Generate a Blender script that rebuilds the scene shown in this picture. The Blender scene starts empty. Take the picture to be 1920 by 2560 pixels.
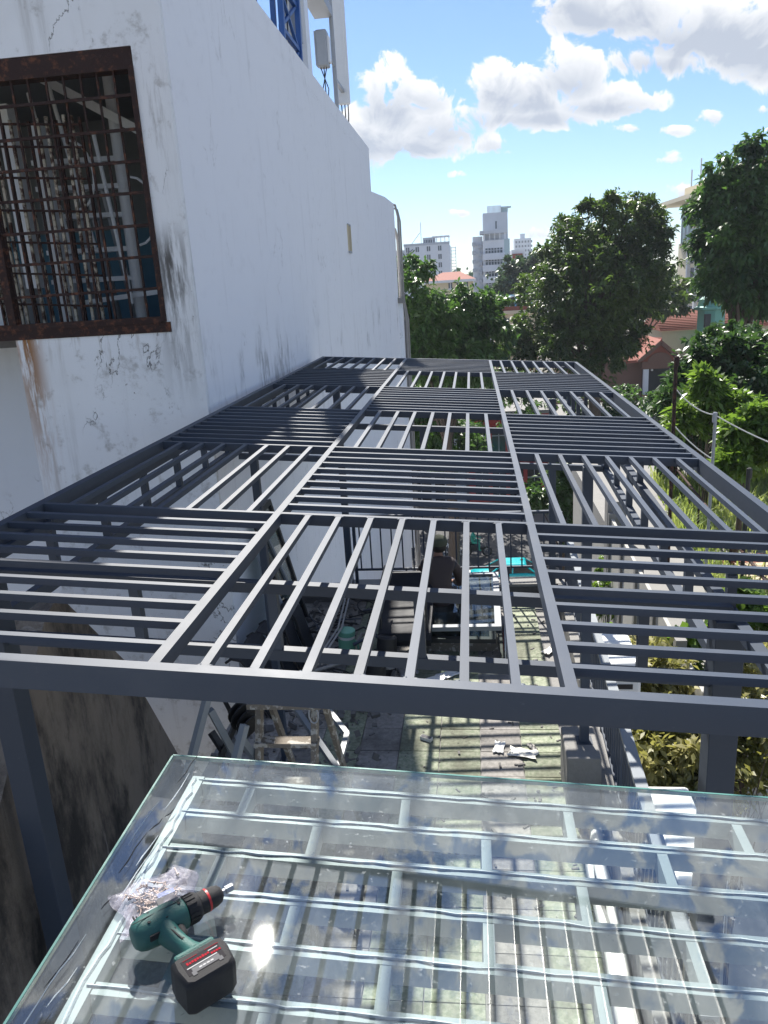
import bpy, math, random
import numpy as np
from mathutils import Vector, Matrix
random.seed(7); RNG = np.random.default_rng(11)
S = bpy.context.scene; COL = S.collection
PI = math.pi; rad = math.radians

# ------------------------------------------------------------------ camera
FPX, PITCH, YAW, ROLL = 1952.2, -0.2808, 0.1226, 0.061      # focal length in photo pixels, radians
SL = 0.0701                                                  # sideways fall of the pergola roof
def _rot(p, y, r):
    cp, sp, cy, sy, cr, sr = math.cos(p), math.sin(p), math.cos(y), math.sin(y), math.cos(r), math.sin(r)
    return (Matrix(((cy, -sy, 0), (sy, cy, 0), (0, 0, 1))) @ Matrix(((1, 0, 0), (0, cp, -sp), (0, sp, cp)))
            @ Matrix(((cr, 0, sr), (0, 1, 0), (-sr, 0, cr))))
CM = _rot(PITCH, YAW, ROLL)
def ray(x, y): return CM @ Vector(((x - 960) / FPX, 1, (1280 - y) / FPX))
def atz(x, y, z): d = ray(x, y); return d * (z / d.z)
def aty(x, y, Y): d = ray(x, y); return d * (Y / d.y)
def atx(x, y, X): d = ray(x, y); return d * (X / d.x)
def atd(x, y, D): return ray(x, y).normalized() * D
cam = bpy.data.cameras.new('camera'); camo = bpy.data.objects.new('camera', cam); COL.objects.link(camo)
cam.sensor_fit = 'VERTICAL'; cam.sensor_height = 24; cam.lens = 24 * FPX / 2560
cam.clip_start = 0.05; cam.clip_end = 4000
rt, fw, up = CM.col[0], CM.col[1], CM.col[2]
camo.matrix_world = Matrix(((rt.x, up.x, -fw.x, 0), (rt.y, up.y, -fw.y, 0), (rt.z, up.z, -fw.z, 0), (0, 0, 0, 1)))
S.camera = camo
S.render.resolution_x, S.render.resolution_y = 768, 1024
S.view_settings.view_transform = 'Standard'; S.view_settings.look = 'None'
S.view_settings.gamma = 1; S.view_settings.exposure = 1.08
try: S.view_settings.use_curve_mapping = False
except Exception: pass
S.cycles.max_bounces = 8; S.cycles.transparent_max_bounces = 24
S.cycles.caustics_reflective = False; S.cycles.caustics_refractive = False

# ------------------------------------------------------------------ sun and sky
SUN_EL, SUN_AZ = rad(46), rad(-12.5)          # azimuth from +Y towards +X
sd = Vector((math.sin(SUN_AZ) * math.cos(SUN_EL), math.cos(SUN_AZ) * math.cos(SUN_EL), math.sin(SUN_EL)))
sl = bpy.data.lights.new('sun', 'SUN'); sl.energy = 5.0; sl.angle = rad(0.55); sl.color = (1, .95, .87)
so = bpy.data.objects.new('sun', sl); COL.objects.link(so); so.rotation_euler = (-sd).to_track_quat('-Z', 'Y').to_euler()
so.location = (0, 20, 40)
W = bpy.data.worlds.new('World'); S.world = W; W.use_nodes = True
wt = W.node_tree; wt.nodes.clear()
def wn(t, **k):
    n = wt.nodes.new(t)
    for a, b in k.items(): setattr(n, a, b)
    return n
def wmath(op, a, b=None, c=None, clamp=False):
    n = wn('ShaderNodeMath', operation=op, use_clamp=clamp)
    for i, v in enumerate((a, b, c)):
        if v is None: continue
        if isinstance(v, (int, float)): n.inputs[i].default_value = v
        else: wt.links.new(v, n.inputs[i])
    return n.outputs[0]
sky = wn('ShaderNodeTexSky', sky_type='NISHITA'); sky.sun_disc = False
sky.sun_elevation = SUN_EL; sky.sun_rotation = SUN_AZ; sky.air_density = 1.0; sky.dust_density = .1; sky.ozone_density = 3.0
geo = wn('ShaderNodeTexCoord'); DIR = geo.outputs['Generated']
def wnoise(scale, det, rough=.55, off=(0, 0, 0), dist=0.):
    m = wn('ShaderNodeMapping'); m.inputs['Location'].default_value = off
    wt.links.new(DIR, m.inputs['Vector'])
    n = wn('ShaderNodeTexNoise'); n.inputs['Scale'].default_value = scale; n.inputs['Detail'].default_value = det
    n.inputs['Roughness'].default_value = rough; n.inputs['Distortion'].default_value = dist
    wt.links.new(m.outputs[0], n.inputs['Vector']); return n.outputs['Fac']
# every cloud: photo position of its centre, half width and half height, weight
CLOUDS = [(975, 235, 75, 90, 1.15), (1010, 340, 165, 62, 1.2), (925, 330, 80, 85, 1.1), (1235, 358, 50, 28, .9), (1110, 300, 110, 70, 1.05), (1060, 240, 70, 50, .9),
          (1290, 225, 120, 70, 1.1), (1430, 175, 80, 78, 1.15), (1510, 250, 130, 46, 1.1), (1330, 280, 170, 42, 1.1), (1210, 280, 60, 50, .95), (1600, 262, 60, 20, .8),
          (1520, 15, 170, 80, 1.15), (1770, 55, 230, 95, 1.25), (1650, 140, 120, 50, 1.1), (1900, 80, 170, 120, 1.2), (1420, 5, 80, 45, .9),
          (1785, 292, 44, 24, .75), (1680, 328, 80, 13, .62), (1590, 318, 60, 11, .58), (1700, 398, 80, 12, .62), (1675, 388, 40, 14, .5), (1150, 532, 32, 10, .7),
          (1718, 478, 52, 26, .85), (1335, 580, 50, 22, .8), (1130, 435, 35, 9, .45), (1470, 525, 22, 9, .55), (1905, 275, 22, 11, .6),
          # higher in the same sky, met again in the glass
          (600, -1500, 650, 420, 1.15), (1500, -1350, 600, 330, 1.15), (1900, -2400, 800, 520, 1.1), (-300, -2500, 900, 600, 1.1), (900, -3300, 900, 500, 1.0), (2900, -1500, 700, 450, 1.1), (-1300, -1200, 800, 420, 1.1)]
# gnomonic coordinates about one fixed compass direction, shared by all the clouds
def dotv(v):
    n = wn('ShaderNodeVectorMath', operation='DOT_PRODUCT'); wt.links.new(DIR, n.inputs[0]); n.inputs[1].default_value = v
    return n.outputs['Value']
df_ = wmath('MAXIMUM', dotv(fw), .06); UU = wmath('DIVIDE', dotv(rt), df_); VV = wmath('DIVIDE', dotv(up), df_)
acc = None; low = None
for (cx, cy, hw, hh, wgt) in CLOUDS:
    a = wmath('MULTIPLY_ADD', UU, FPX / hw, -(cx - 960) / hw); b = wmath('MULTIPLY_ADD', VV, FPX / hh, -(1280 - cy) / hh)
    q = wmath('MULTIPLY_ADD', a, a, wmath('MULTIPLY', b, b))
    g = wmath('MULTIPLY_ADD', q, -.5 * wgt, wgt, clamp=True)
    lo_ = wmath('MULTIPLY', g, wmath('MULTIPLY_ADD', b, -.75, .55, clamp=True))
    acc = g if acc is None else wmath('MAXIMUM', acc, g)
    low = lo_ if low is None else wmath('MAXIMUM', low, lo_)
# broken cumulus added over the unseen rest of the sky to brighten shaded walls
fv = wn('ShaderNodeMapRange', interpolation_type='SMOOTHSTEP'); wt.links.new(dotv(ray(1250, 420).normalized()), fv.inputs['Value']); fv.inputs['From Min'].default_value = .86; fv.inputs['From Max'].default_value = .74
rest = wmath('MULTIPLY', fv.outputs[0], wmath('MULTIPLY_ADD', wnoise(2.6, 5, .55, (5, 1, 3)), 5.0, -2.3, clamp=True))
acc = wmath('MAXIMUM', acc, rest)
nz = wnoise(24, 9, .62, dist=.5); nz2 = wnoise(9, 4, .55, (3, 1, 2))
dens = wmath('ADD', acc, wmath('MULTIPLY_ADD', nz, 3.4, -2.10))
mask = wn('ShaderNodeMapRange', interpolation_type='SMOOTHSTEP'); wt.links.new(dens, mask.inputs['Value'])
mask.inputs['From Min'].default_value = .02; mask.inputs['From Max'].default_value = .38
gate = wn('ShaderNodeMapRange', interpolation_type='SMOOTHSTEP'); wt.links.new(acc, gate.inputs['Value'])
gate.inputs['From Min'].default_value = .01; gate.inputs['From Max'].default_value = .22
M_ = wmath('MULTIPLY', mask.outputs[0], gate.outputs[0], clamp=True)
core = wn('ShaderNodeMapRange', interpolation_type='SMOOTHSTEP'); wt.links.new(dens, core.inputs['Value'])
core.inputs['From Min'].default_value = .35; core.inputs['From Max'].default_value = 1.2
shade = wmath('MULTIPLY', core.outputs[0], wmath('MULTIPLY_ADD', nz2, 1.6, -.25, clamp=True))
shade = wmath('ADD', wmath('MULTIPLY', shade, .75), wmath('MULTIPLY', low, .95), clamp=True)
cc = wn('ShaderNodeMix', data_type='RGBA'); wt.links.new(shade, cc.inputs['Factor'])
cc.inputs['A'].default_value = (9.4, 9.4, 9.4, 1); cc.inputs['B'].default_value = (4.3, 4.8, 5.7, 1)
mx = wn('ShaderNodeMix', data_type='RGBA'); wt.links.new(M_, mx.inputs['Factor'])
tint = wn('ShaderNodeMix', data_type='RGBA', blend_type='MULTIPLY'); tint.inputs['Factor'].default_value = 1; wt.links.new(sky.outputs[0], tint.inputs['A']); tint.inputs['B'].default_value = (.90, 1.0, 1.19, 1)
wt.links.new(tint.outputs['Result'], mx.inputs['A']); wt.links.new(cc.outputs['Result'], mx.inputs['B'])
bg = wn('ShaderNodeBackground'); bg.inputs['Strength'].default_value = .058
wt.links.new(mx.outputs['Result'], bg.inputs['Color'])
wo = wn('ShaderNodeOutputWorld'); wt.links.new(bg.outputs[0], wo.inputs[0])

# ------------------------------------------------------------------ materials
MATS = {}
class NT:
    def __init__(s, name):
        s.m = bpy.data.materials.new(name); s.m.use_nodes = True; s.t = s.m.node_tree; s.t.nodes.clear()
        s.out = s.n('ShaderNodeOutputMaterial'); s.co = s.n('ShaderNodeNewGeometry').outputs['Position']; s.oc = None
    def n(s, t, **k):
        n = s.t.nodes.new(t)
        for a, b in k.items(): setattr(n, a, b)
        return n
    def l(s, a, b): s.t.links.new(a, b)
    def v(s, sock, val):
        if isinstance(val, (int, float)): sock.default_value = val
        elif isinstance(val, (tuple, list)): sock.default_value = (*val, 1) if len(val) == 3 and sock.type == 'RGBA' else val
        else: s.l(val, sock)
    def local(s):
        if s.oc is None: s.oc = s.n('ShaderNodeTexCoord').outputs['Object']
        return s.oc
    def noise(s, sc, det=5, rough=.6, stretch=(1, 1, 1), loc=False, dist=0, off=(0, 0, 0)):
        mp = s.n('ShaderNodeMapping'); mp.inputs['Scale'].default_value = stretch; mp.inputs['Location'].default_value = off
        s.l(s.local() if loc else s.co, mp.inputs['Vector'])
        n = s.n('ShaderNodeTexNoise'); n.inputs['Scale'].default_value = sc; n.inputs['Detail'].default_value = det
        n.inputs['Roughness'].default_value = rough; n.inputs['Distortion'].default_value = dist
        s.l(mp.outputs[0], n.inputs['Vector']); return n.outputs['Fac']
    def ramp(s, f, a, b, smooth=True):
        n = s.n('ShaderNodeMapRange', interpolation_type='SMOOTHSTEP' if smooth else 'LINEAR'); s.v(n.inputs['Value'], f)
        n.inputs['From Min'].default_value = a; n.inputs['From Max'].default_value = b; return n.outputs[0]
    def math(s, op, a, b=None, c=None, clamp=False):
        n = s.n('ShaderNodeMath', operation=op, use_clamp=clamp)
        for i, x in enumerate((a, b, c)):
            if x is not None: s.v(n.inputs[i], x)
        return n.outputs[0]
    def mix(s, f, a, b):
        n = s.n('ShaderNodeMix', data_type='RGBA'); s.v(n.inputs['Factor'], f); s.v(n.inputs['A'], a); s.v(n.inputs['B'], b)
        return n.outputs['Result']
    def bump(s, h, st=.3, d=.02):
        n = s.n('ShaderNodeBump'); n.inputs['Strength'].default_value = st; n.inputs['Distance'].default_value = d
        s.l(h, n.inputs['Height']); return n.outputs[0]
    def pbr(s, col, rough=.6, metal=0, nrm=None, spec=.5, trans=None, coat=0):
        p = s.n('ShaderNodeBsdfPrincipled'); s.v(p.inputs['Base Color'], col); s.v(p.inputs['Roughness'], rough)
        s.v(p.inputs['Metallic'], metal); p.inputs['Specular IOR Level'].default_value = spec
        p.inputs['Coat Weight'].default_value = coat
        if nrm is not None: s.l(nrm, p.inputs['Normal'])
        return p.outputs[0]
    def done(s, sh): s.l(sh, s.out.inputs['Surface']); MATS[s.m.name] = s.m; return s.m
def plain(name, col, rough=.6, metal=0, var=.25, sc=6, bump=.15, spec=.5, loc=False, coat=0):
    """colour with blotchy tone variation, slight relief and uneven gloss"""
    t = NT(name); f = t.noise(sc, 6, .65, loc=loc); g = t.noise(sc * 9, 3, .6, loc=loc)
    k = t.math('MULTIPLY_ADD', t.math('MULTIPLY_ADD', g, .35, t.math('MULTIPLY', f, .65)), var * 2, 1 - var)
    c = t.n('ShaderNodeMix', data_type='RGBA', blend_type='MULTIPLY'); c.inputs['Factor'].default_value = 1
    t.v(c.inputs['A'], col); t.l(k, c.inputs['B'])
    r = t.math('MULTIPLY_ADD', f, .25, rough - .12, clamp=True)
    return t.done(t.pbr(c.outputs['Result'], r, metal, t.bump(g, bump, .01) if bump else None, spec, coat=coat))
def two(name, a, b, sc, lo, hi, rough=.8, bump=.3, stretch=(1, 1, 1), spec=.3, det=6, metal=0):
    t = NT(name); f = t.noise(sc, det, .65, stretch); m = t.ramp(f, lo, hi); g = t.noise(sc * 7, 4, .6)
    c = t.mix(m, a, b); k = t.math('MULTIPLY_ADD', g, .5, .75)
    x = t.n('ShaderNodeMix', data_type='RGBA', blend_type='MULTIPLY'); x.inputs['Factor'].default_value = 1; t.l(c, x.inputs['A']); t.l(k, x.inputs['B'])
    return t.done(t.pbr(x.outputs['Result'], rough, metal, t.bump(g, bump, .01), spec))

def wall_paint(name, base, dirt, crack=.5, blotch=.45, speck=0., streak=.4, rust=None, band=None):
    t = NT(name)
    big = t.noise(.9, 5, .6); med = t.noise(4.5, 7, .7); st = t.noise(1.6, 6, .65, (2.2, 2.2, .16)); fine = t.noise(60, 3, .6)
    c = t.mix(t.math('MULTIPLY', t.ramp(big, .42, .75), blotch * .5), base, (base[0] * .78, base[1] * .78, base[2] * .75))
    c = t.mix(t.math('MULTIPLY', t.ramp(st, .56, .8), streak), c, dirt)
    c = t.mix(t.math('MULTIPLY', t.ramp(med, .54, .70), blotch), c, dirt)
    ln = t.math('ABSOLUTE', t.math('SUBTRACT', t.noise(.55, 9, .62, (1, 1, .6), dist=.35, off=(1, 2, 7)), .5))
    cr = t.math('SUBTRACT', 1, t.ramp(ln, .0, .0042)); gate = t.ramp(t.noise(1.1, 3, .5, off=(9, 3, 1)), .50, .58)
    cr = t.math('MULTIPLY', t.math('MULTIPLY', cr, gate), crack)
    c = t.mix(cr, c, (.07, .065, .06))
    if speck:
        sp = t.math('MULTIPLY', t.ramp(t.noise(26, 4, .7), .64, .69), t.ramp(t.noise(1.7, 4, .6, off=(2, 7, 5)), .47, .66))
        c = t.mix(t.math('MULTIPLY', sp, speck), c, (.09, .07, .06))
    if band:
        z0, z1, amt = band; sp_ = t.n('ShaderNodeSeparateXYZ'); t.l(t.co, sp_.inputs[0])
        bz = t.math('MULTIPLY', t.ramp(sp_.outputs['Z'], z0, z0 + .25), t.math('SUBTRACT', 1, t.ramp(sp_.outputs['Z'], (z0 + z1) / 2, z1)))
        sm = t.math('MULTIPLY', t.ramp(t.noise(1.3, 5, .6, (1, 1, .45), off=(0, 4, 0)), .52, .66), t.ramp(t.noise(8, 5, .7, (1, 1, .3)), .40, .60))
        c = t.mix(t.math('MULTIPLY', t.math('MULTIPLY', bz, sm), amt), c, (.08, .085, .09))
    for (x0, x1, z1, z0, colr, sc_, lo_) in (rust or ()):
        rs = t.ramp(t.noise(sc_, 6, .7, (1.5, 1.5, .16)), lo_, lo_ + .17)
        sep = t.n('ShaderNodeSeparateXYZ'); t.l(t.co, sep.inputs[0])
        inx = t.math('MULTIPLY', t.ramp(sep.outputs['X'], x0, (x0 * .5 + x1 * .5)), t.math('SUBTRACT', 1, t.ramp(sep.outputs['X'], (x0 * .45 + x1 * .55), x1)))
        inz = t.math('MULTIPLY', t.ramp(sep.outputs['Z'], z0, z1 - .35), t.math('SUBTRACT', 1, t.ramp(sep.outputs['Z'], z1 - .4, z1)))
        c = t.mix(t.math('MULTIPLY', t.math('MULTIPLY', rs, inx), inz), c, colr)
    h = t.math('SUBTRACT', t.math('MULTIPLY_ADD', fine, .3, t.math('MULTIPLY_ADD', med, .8, t.math('MULTIPLY', t.noise(1.6, 4, .5, off=(6, 6, 6)), 3.5))), t.math('MULTIPLY', cr, 1.5))
    return t.done(t.pbr(c, .85, 0, t.bump(h, .22, .012), .25))

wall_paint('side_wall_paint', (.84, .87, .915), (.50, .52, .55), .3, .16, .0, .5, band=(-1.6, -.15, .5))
wall_paint('old_plaster', (.80, .82, .845), (.34, .33, .31), .9, .62, 1.0, .6, rust=[(-4.62, -4.15, .12, -2.4, (.30, .15, .06), 9, .40), (-3.10, -2.52, .75, -1.2, (.12, .115, .11), 7, .40), (-3.3, -2.5, 2.3, .2, (.30, .29, .28), 5, .50), (-4.6, -2.6, .15, -.8, (.32, .29, .25), 6, .52), (-6.5, -2.5, 3.7, 2.1, (.40, .38, .36), 3, .50)])
wall_paint('pale_plaster', (.70, .74, .80), (.5, .52, .55), .6, .15, .1, .2)
wall_paint('house_wall', (.42, .41, .38), (.3, .29, .27), .3, .4, .1, .6)
# mould-blackened render
t = NT('mouldy_render'); a = t.noise(1.5, 8, .7, (1, 1.4, .55)); b = t.noise(7, 6, .75, (1, 1.6, .35)); f = t.noise(45, 4, .65); w_ = t.noise(3.2, 7, .75, (1, 2.5, .18), off=(4, 1, 2))
c = t.mix(t.ramp(a, .36, .58), (.045, .042, .04), (.21, .18, .15)); c = t.mix(t.math('MULTIPLY', t.ramp(b, .55, .7), .6), c, (.02, .02, .021))
c = t.mix(t.math('MULTIPLY', t.ramp(w_, .60, .70), .55), c, (.33, .31, .29)); c = t.mix(t.math('MULTIPLY', t.ramp(f, .66, .74), .35), c, (.4, .38, .36))
t.done(t.pbr(c, .92, 0, t.bump(t.math('ADD', f, b), .5, .015), .2))
# painted steel of the pergola: dark slate paint, dust, brush marks
def steel(name, col, dust, lo=.5, hi=.75, rough=.34, spec=.5, coat=0., am=.35):
    t = NT(name); a = t.noise(3, 7, .7); b = t.noise(38, 5, .7, (1, .25, 1)); g = t.noise(160, 2, .5)
    c = t.mix(t.math('MULTIPLY', t.ramp(a, lo, hi), am), col, dust); c = t.mix(t.math('MULTIPLY', t.ramp(b, .62, .76), am), c, (dust[0] * 1.3, dust[1] * 1.3, dust[2] * 1.3))
    rn = t.math('MULTIPLY_ADD', t.n('ShaderNodeObjectInfo').outputs['Random'], .28, .86); x = t.n('ShaderNodeMix', data_type='RGBA', blend_type='MULTIPLY'); x.inputs['Factor'].default_value = 1; t.l(c, x.inputs['A']); t.l(rn, x.inputs['B']); c = x.outputs['Result']
    r = t.math('MULTIPLY_ADD', a, .30, rough - .12, clamp=True)
    return t.done(t.pbr(c, r, 0, t.bump(t.math('MULTIPLY_ADD', g, .4, a), .06, .004), spec, coat=coat))
steel('slate_steel', (.048, .062, .088), (.085, .095, .115), rough=.46, spec=.30, coat=.0, am=.36)
steel('galvanised', (.20, .225, .25), (.32, .34, .35), rough=.45)
steel('white_steel', (.34, .385, .405), (.46, .50, .51), rough=.5)
steel('black_iron', (.02, .021, .024), (.07, .068, .066), rough=.5)
two('rusty_steel', (.036, .021, .019), (.15, .062, .036), 14, .50, .70, .85, .5)
two('rusty_white', (.50, .45, .36), (.07, .034, .026), 11, .44, .58, .8, .5)
plain('white_enamel', (.72, .74, .76), .4, 0, .12, 4); plain('white_plastic', (.78, .78, .75), .45, 0, .10, 5, .05)
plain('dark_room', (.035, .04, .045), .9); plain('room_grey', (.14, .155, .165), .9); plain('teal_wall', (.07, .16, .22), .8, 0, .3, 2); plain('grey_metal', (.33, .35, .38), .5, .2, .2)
plain('blue_steel', (.02, .09, .30), .5); plain('black_rubber', (.014, .014, .016), .6, 0, .35, 20); plain('black_leather', (.012, .014, .02), .6, 0, .4, 9, .3, .25)
plain('concrete', (.24, .235, .225), .9, 0, .35, 3, .5); plain('dark_concrete', (.13, .125, .12), .9, 0, .45, 4, .5)
plain('red_paint', (.42, .03, .03), .5); plain('teal_paint', (.0, .42, .46), .28, 0, .06, 2, .02, coat=.6); plain('dark_glass', (.015, .018, .02), .08, 0, .1)
plain('tyre', (.02, .02, .02), .8); plain('chrome', (.6, .6, .6), .2, 1, .1); two('wood_grey', (.20, .175, .145), (.46, .44, .40), 16, .52, .60, .85, .5)
plain('green_plastic', (.16, .42, .30), .4, 0, .15, 8); plain('cable_grey', (.30, .29, .28), .6); plain('olive_cloth', (.06, .07, .045), .9)
plain('brown_jacket', (.045, .030, .028), .62, 0, .4, 16, .4); plain('skin', (.33, .17, .11), .55, 0, .15, 20, .05); plain('hair', (.012, .01, .009), .6); plain('dark_trousers', (.03, .03, .04), .85)
plain('green_coat', (.03, .28, .20), .7); plain('brown_wall', (.15, .085, .065), .9, 0, .3, 6, .3); plain('brick_red', (.24, .07, .045), .85, 0, .3, 20); plain('cream', (.60, .53, .38), .85, 0, .15, 1); plain('blue_paint', (.16, .38, .58), .6)
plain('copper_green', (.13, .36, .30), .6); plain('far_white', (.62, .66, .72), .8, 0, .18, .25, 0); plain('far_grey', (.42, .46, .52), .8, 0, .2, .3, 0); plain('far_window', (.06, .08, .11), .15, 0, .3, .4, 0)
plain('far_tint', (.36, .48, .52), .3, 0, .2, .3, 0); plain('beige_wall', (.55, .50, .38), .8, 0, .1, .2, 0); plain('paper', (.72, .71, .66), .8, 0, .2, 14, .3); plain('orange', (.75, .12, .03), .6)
plain('bark', (.085, .065, .05), .95, 0, .4, 5, .6); plain('dirt', (.15, .115, .075), .95, 0, .45, 2.2, .6); plain('wood_lath', (.45, .36, .25), .8, 0, .35, 20, .3)
plain('asphalt', (.055, .055, .057), .85, 0, .35, 1.5, .4); plain('paving', (.17, .15, .14), .85, 0, .3, 2, .3); plain('ground_earth', (.22, .205, .18), .95, 0, .3, .05, .2)
plain('drill_green', (.012, .085, .075), .48, 0, .35, 60, .25); plain('drill_black', (.018, .018, .02), .62, 0, .4, 70, .3, .3); plain('drill_red', (.45, .015, .02), .45); plain('drill_label', (.035, .033, .036), .9, 0, .2, 60, .05, .08)
plain('label_grey', (.13, .13, .135), .9, 0, .15, 80, 0, .08); plain('label_red', (.30, .02, .03), .9, 0, .2, 80, 0, .08); plain('label_white', (.42, .42, .42), .9, 0, .15, 80, 0, .08); plain('screw_zinc', (.20, .16, .13), .5, .8, .4, 60, .1)
plain('sealant', (.55, .61, .63), .5, 0, .2, 40, .4)
def tile_mat(name, a, b, dirt, blotch):
    t = NT(name); n1 = t.noise(26, 6, .7); n2 = t.noise(1.5, 7, .7); n3 = t.noise(130, 3, .6); n4 = t.noise(5, 7, .72, off=(3, 3, 0))
    c = t.mix(t.ramp(n1, .38, .6), a, b); c = t.mix(t.math('MULTIPLY', t.ramp(n2, .46, .72), blotch), c, dirt); c = t.mix(t.math('MULTIPLY', t.ramp(n4, .58, .66), .7 * blotch), c, (dirt[0] * .5, dirt[1] * .5, dirt[2] * .5))
    c = t.mix(t.math('MULTIPLY', t.ramp(n3, .60, .66), .3), c, dirt)
    rn = t.math('MULTIPLY_ADD', t.n('ShaderNodeObjectInfo').outputs['Random'], .45, .72); x = t.n('ShaderNodeMix', data_type='RGBA', blend_type='MULTIPLY'); x.inputs['Factor'].default_value = 1; t.l(c, x.inputs['A']); t.l(rn, x.inputs['B'])
    t.done(t.pbr(x.outputs['Result'], .8, 0, t.bump(n1, .25, .01), .3))
tile_mat('green_tile', (.19, .225, .15), (.32, .34, .255), (.10, .10, .07), .95)
tile_mat('grey_tile', (.23, .22, .205), (.31, .295, .275), (.09, .085, .08), .95)
# leaves: light passes through them
def leaf(name, a, b, tr=.35, sc=.35, rough=.42):
    t = NT(name); n1 = t.noise(sc, 3, .6); n2 = t.noise(sc * 14, 2, .6)
    c = t.mix(t.ramp(t.math('MULTIPLY_ADD', n2, .35, t.math('MULTIPLY', n1, .65)), .38, .62), a, b)
    p = t.pbr(c, rough, 0, None, .5); tl = t.n('ShaderNodeBsdfTranslucent'); tc = t.mix(.5, c, (b[0] * 1.6, b[1] * 1.7, b[2] * .8)); t.l(tc, tl.inputs['Color'])
    m = t.n('ShaderNodeMixShader'); m.inputs[0].default_value = tr; t.l(p, m.inputs[1]); t.l(tl.outputs[0], m.inputs[2]); t.done(m.outputs[0])
leaf('leaf_mango', (.022, .065, .022), (.075, .15, .035), .42); leaf('leaf_street', (.014, .042, .014), (.085, .14, .028), .40)
leaf('leaf_bright', (.065, .14, .025), (.16, .25, .045), .45); leaf('leaf_olive', (.13, .14, .04), (.36, .33, .14), .35, 1.2); leaf('leaf_dark', (.020, .055, .018), (.06, .12, .035), .35)
leaf('grass_blade', (.14, .23, .05), (.34, .38, .14), .4, .6, .6); leaf('leaf_far', (.03, .065, .035), (.06, .11, .05), .25, .15)
# glass sheet: mirror-like at a slant, clear otherwise, dusty
def sheet_glass(name, tint, dust, ior=1.58, refl=1.8):
    t = NT(name); tr = t.n('ShaderNodeBsdfTransparent'); tr.inputs['Color'].default_value = (*tint, 1)
    gl = t.n('ShaderNodeBsdfAnisotropic') if False else t.n('ShaderNodeBsdfGlossy'); gl.inputs['Color'].default_value = (1, 1, 1, 1)
    sm = t.noise(3.5, 6, .65, (1, .35, 1)); t.l(t.math('MULTIPLY_ADD', t.ramp(sm, .45, .8), .06, .012), gl.inputs['Roughness'])
    fr = t.n('ShaderNodeFresnel'); bf = t.n('ShaderNodeNewGeometry').outputs['Backfacing']; t.l(t.math('MULTIPLY_ADD', bf, 1 / ior - ior, ior), fr.inputs['IOR'])
    m = t.n('ShaderNodeMixShader'); t.l(t.math('MULTIPLY', fr.outputs[0], refl, clamp=True), m.inputs[0]); t.l(tr.outputs[0], m.inputs[1]); t.l(gl.outputs[0], m.inputs[2])
    df = t.n('ShaderNodeBsdfDiffuse'); df.inputs['Color'].default_value = (.62, .66, .66, 1)
    n1 = t.noise(5, 7, .7, (1, .5, 1)); n2 = t.noise(70, 3, .6); n3 = t.noise(22, 6, .75, (1, .12, 1), off=(2, 5, 1))
    d = t.math('ADD', t.math('MULTIPLY', t.ramp(n1, .4, .75), dust), t.math('MULTIPLY', t.ramp(n2, .66, .7), dust * 2.2)); d = t.math('ADD', d, t.math('MULTIPLY', t.ramp(n3, .6, .72), dust * 1.2))
    m2 = t.n('ShaderNodeMixShader'); t.l(d, m2.inputs[0]); t.l(m.outputs[0], m2.inputs[1]); t.l(df.outputs[0], m2.inputs[2]); t.done(m2.outputs[0])
sheet_glass('clear_sheet', (.93, .965, .96), .085); plain('glass_edge', (.10, .24, .21), .2, 0, .2, 12, .02)
t = NT('bag_film'); tr = t.n('ShaderNodeBsdfTransparent'); tr.inputs['Color'].default_value = (.90, .89, .93, 1); p = t.pbr((.50, .49, .56), .25, 0, t.bump(t.noise(30, 5, .7, loc=True), .6, .01), .6)
m = t.n('ShaderNodeMixShader'); t.l(t.math('MULTIPLY_ADD', t.ramp(t.noise(38, 5, .7), .4, .7), .26, .12), m.inputs[0]); t.l(tr.outputs[0], m.inputs[1]); t.l(p, m.inputs[2]); t.done(m.outputs[0])
sheet_glass('window_glass', (.55, .6, .6), .10, 1.45, .8)

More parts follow.
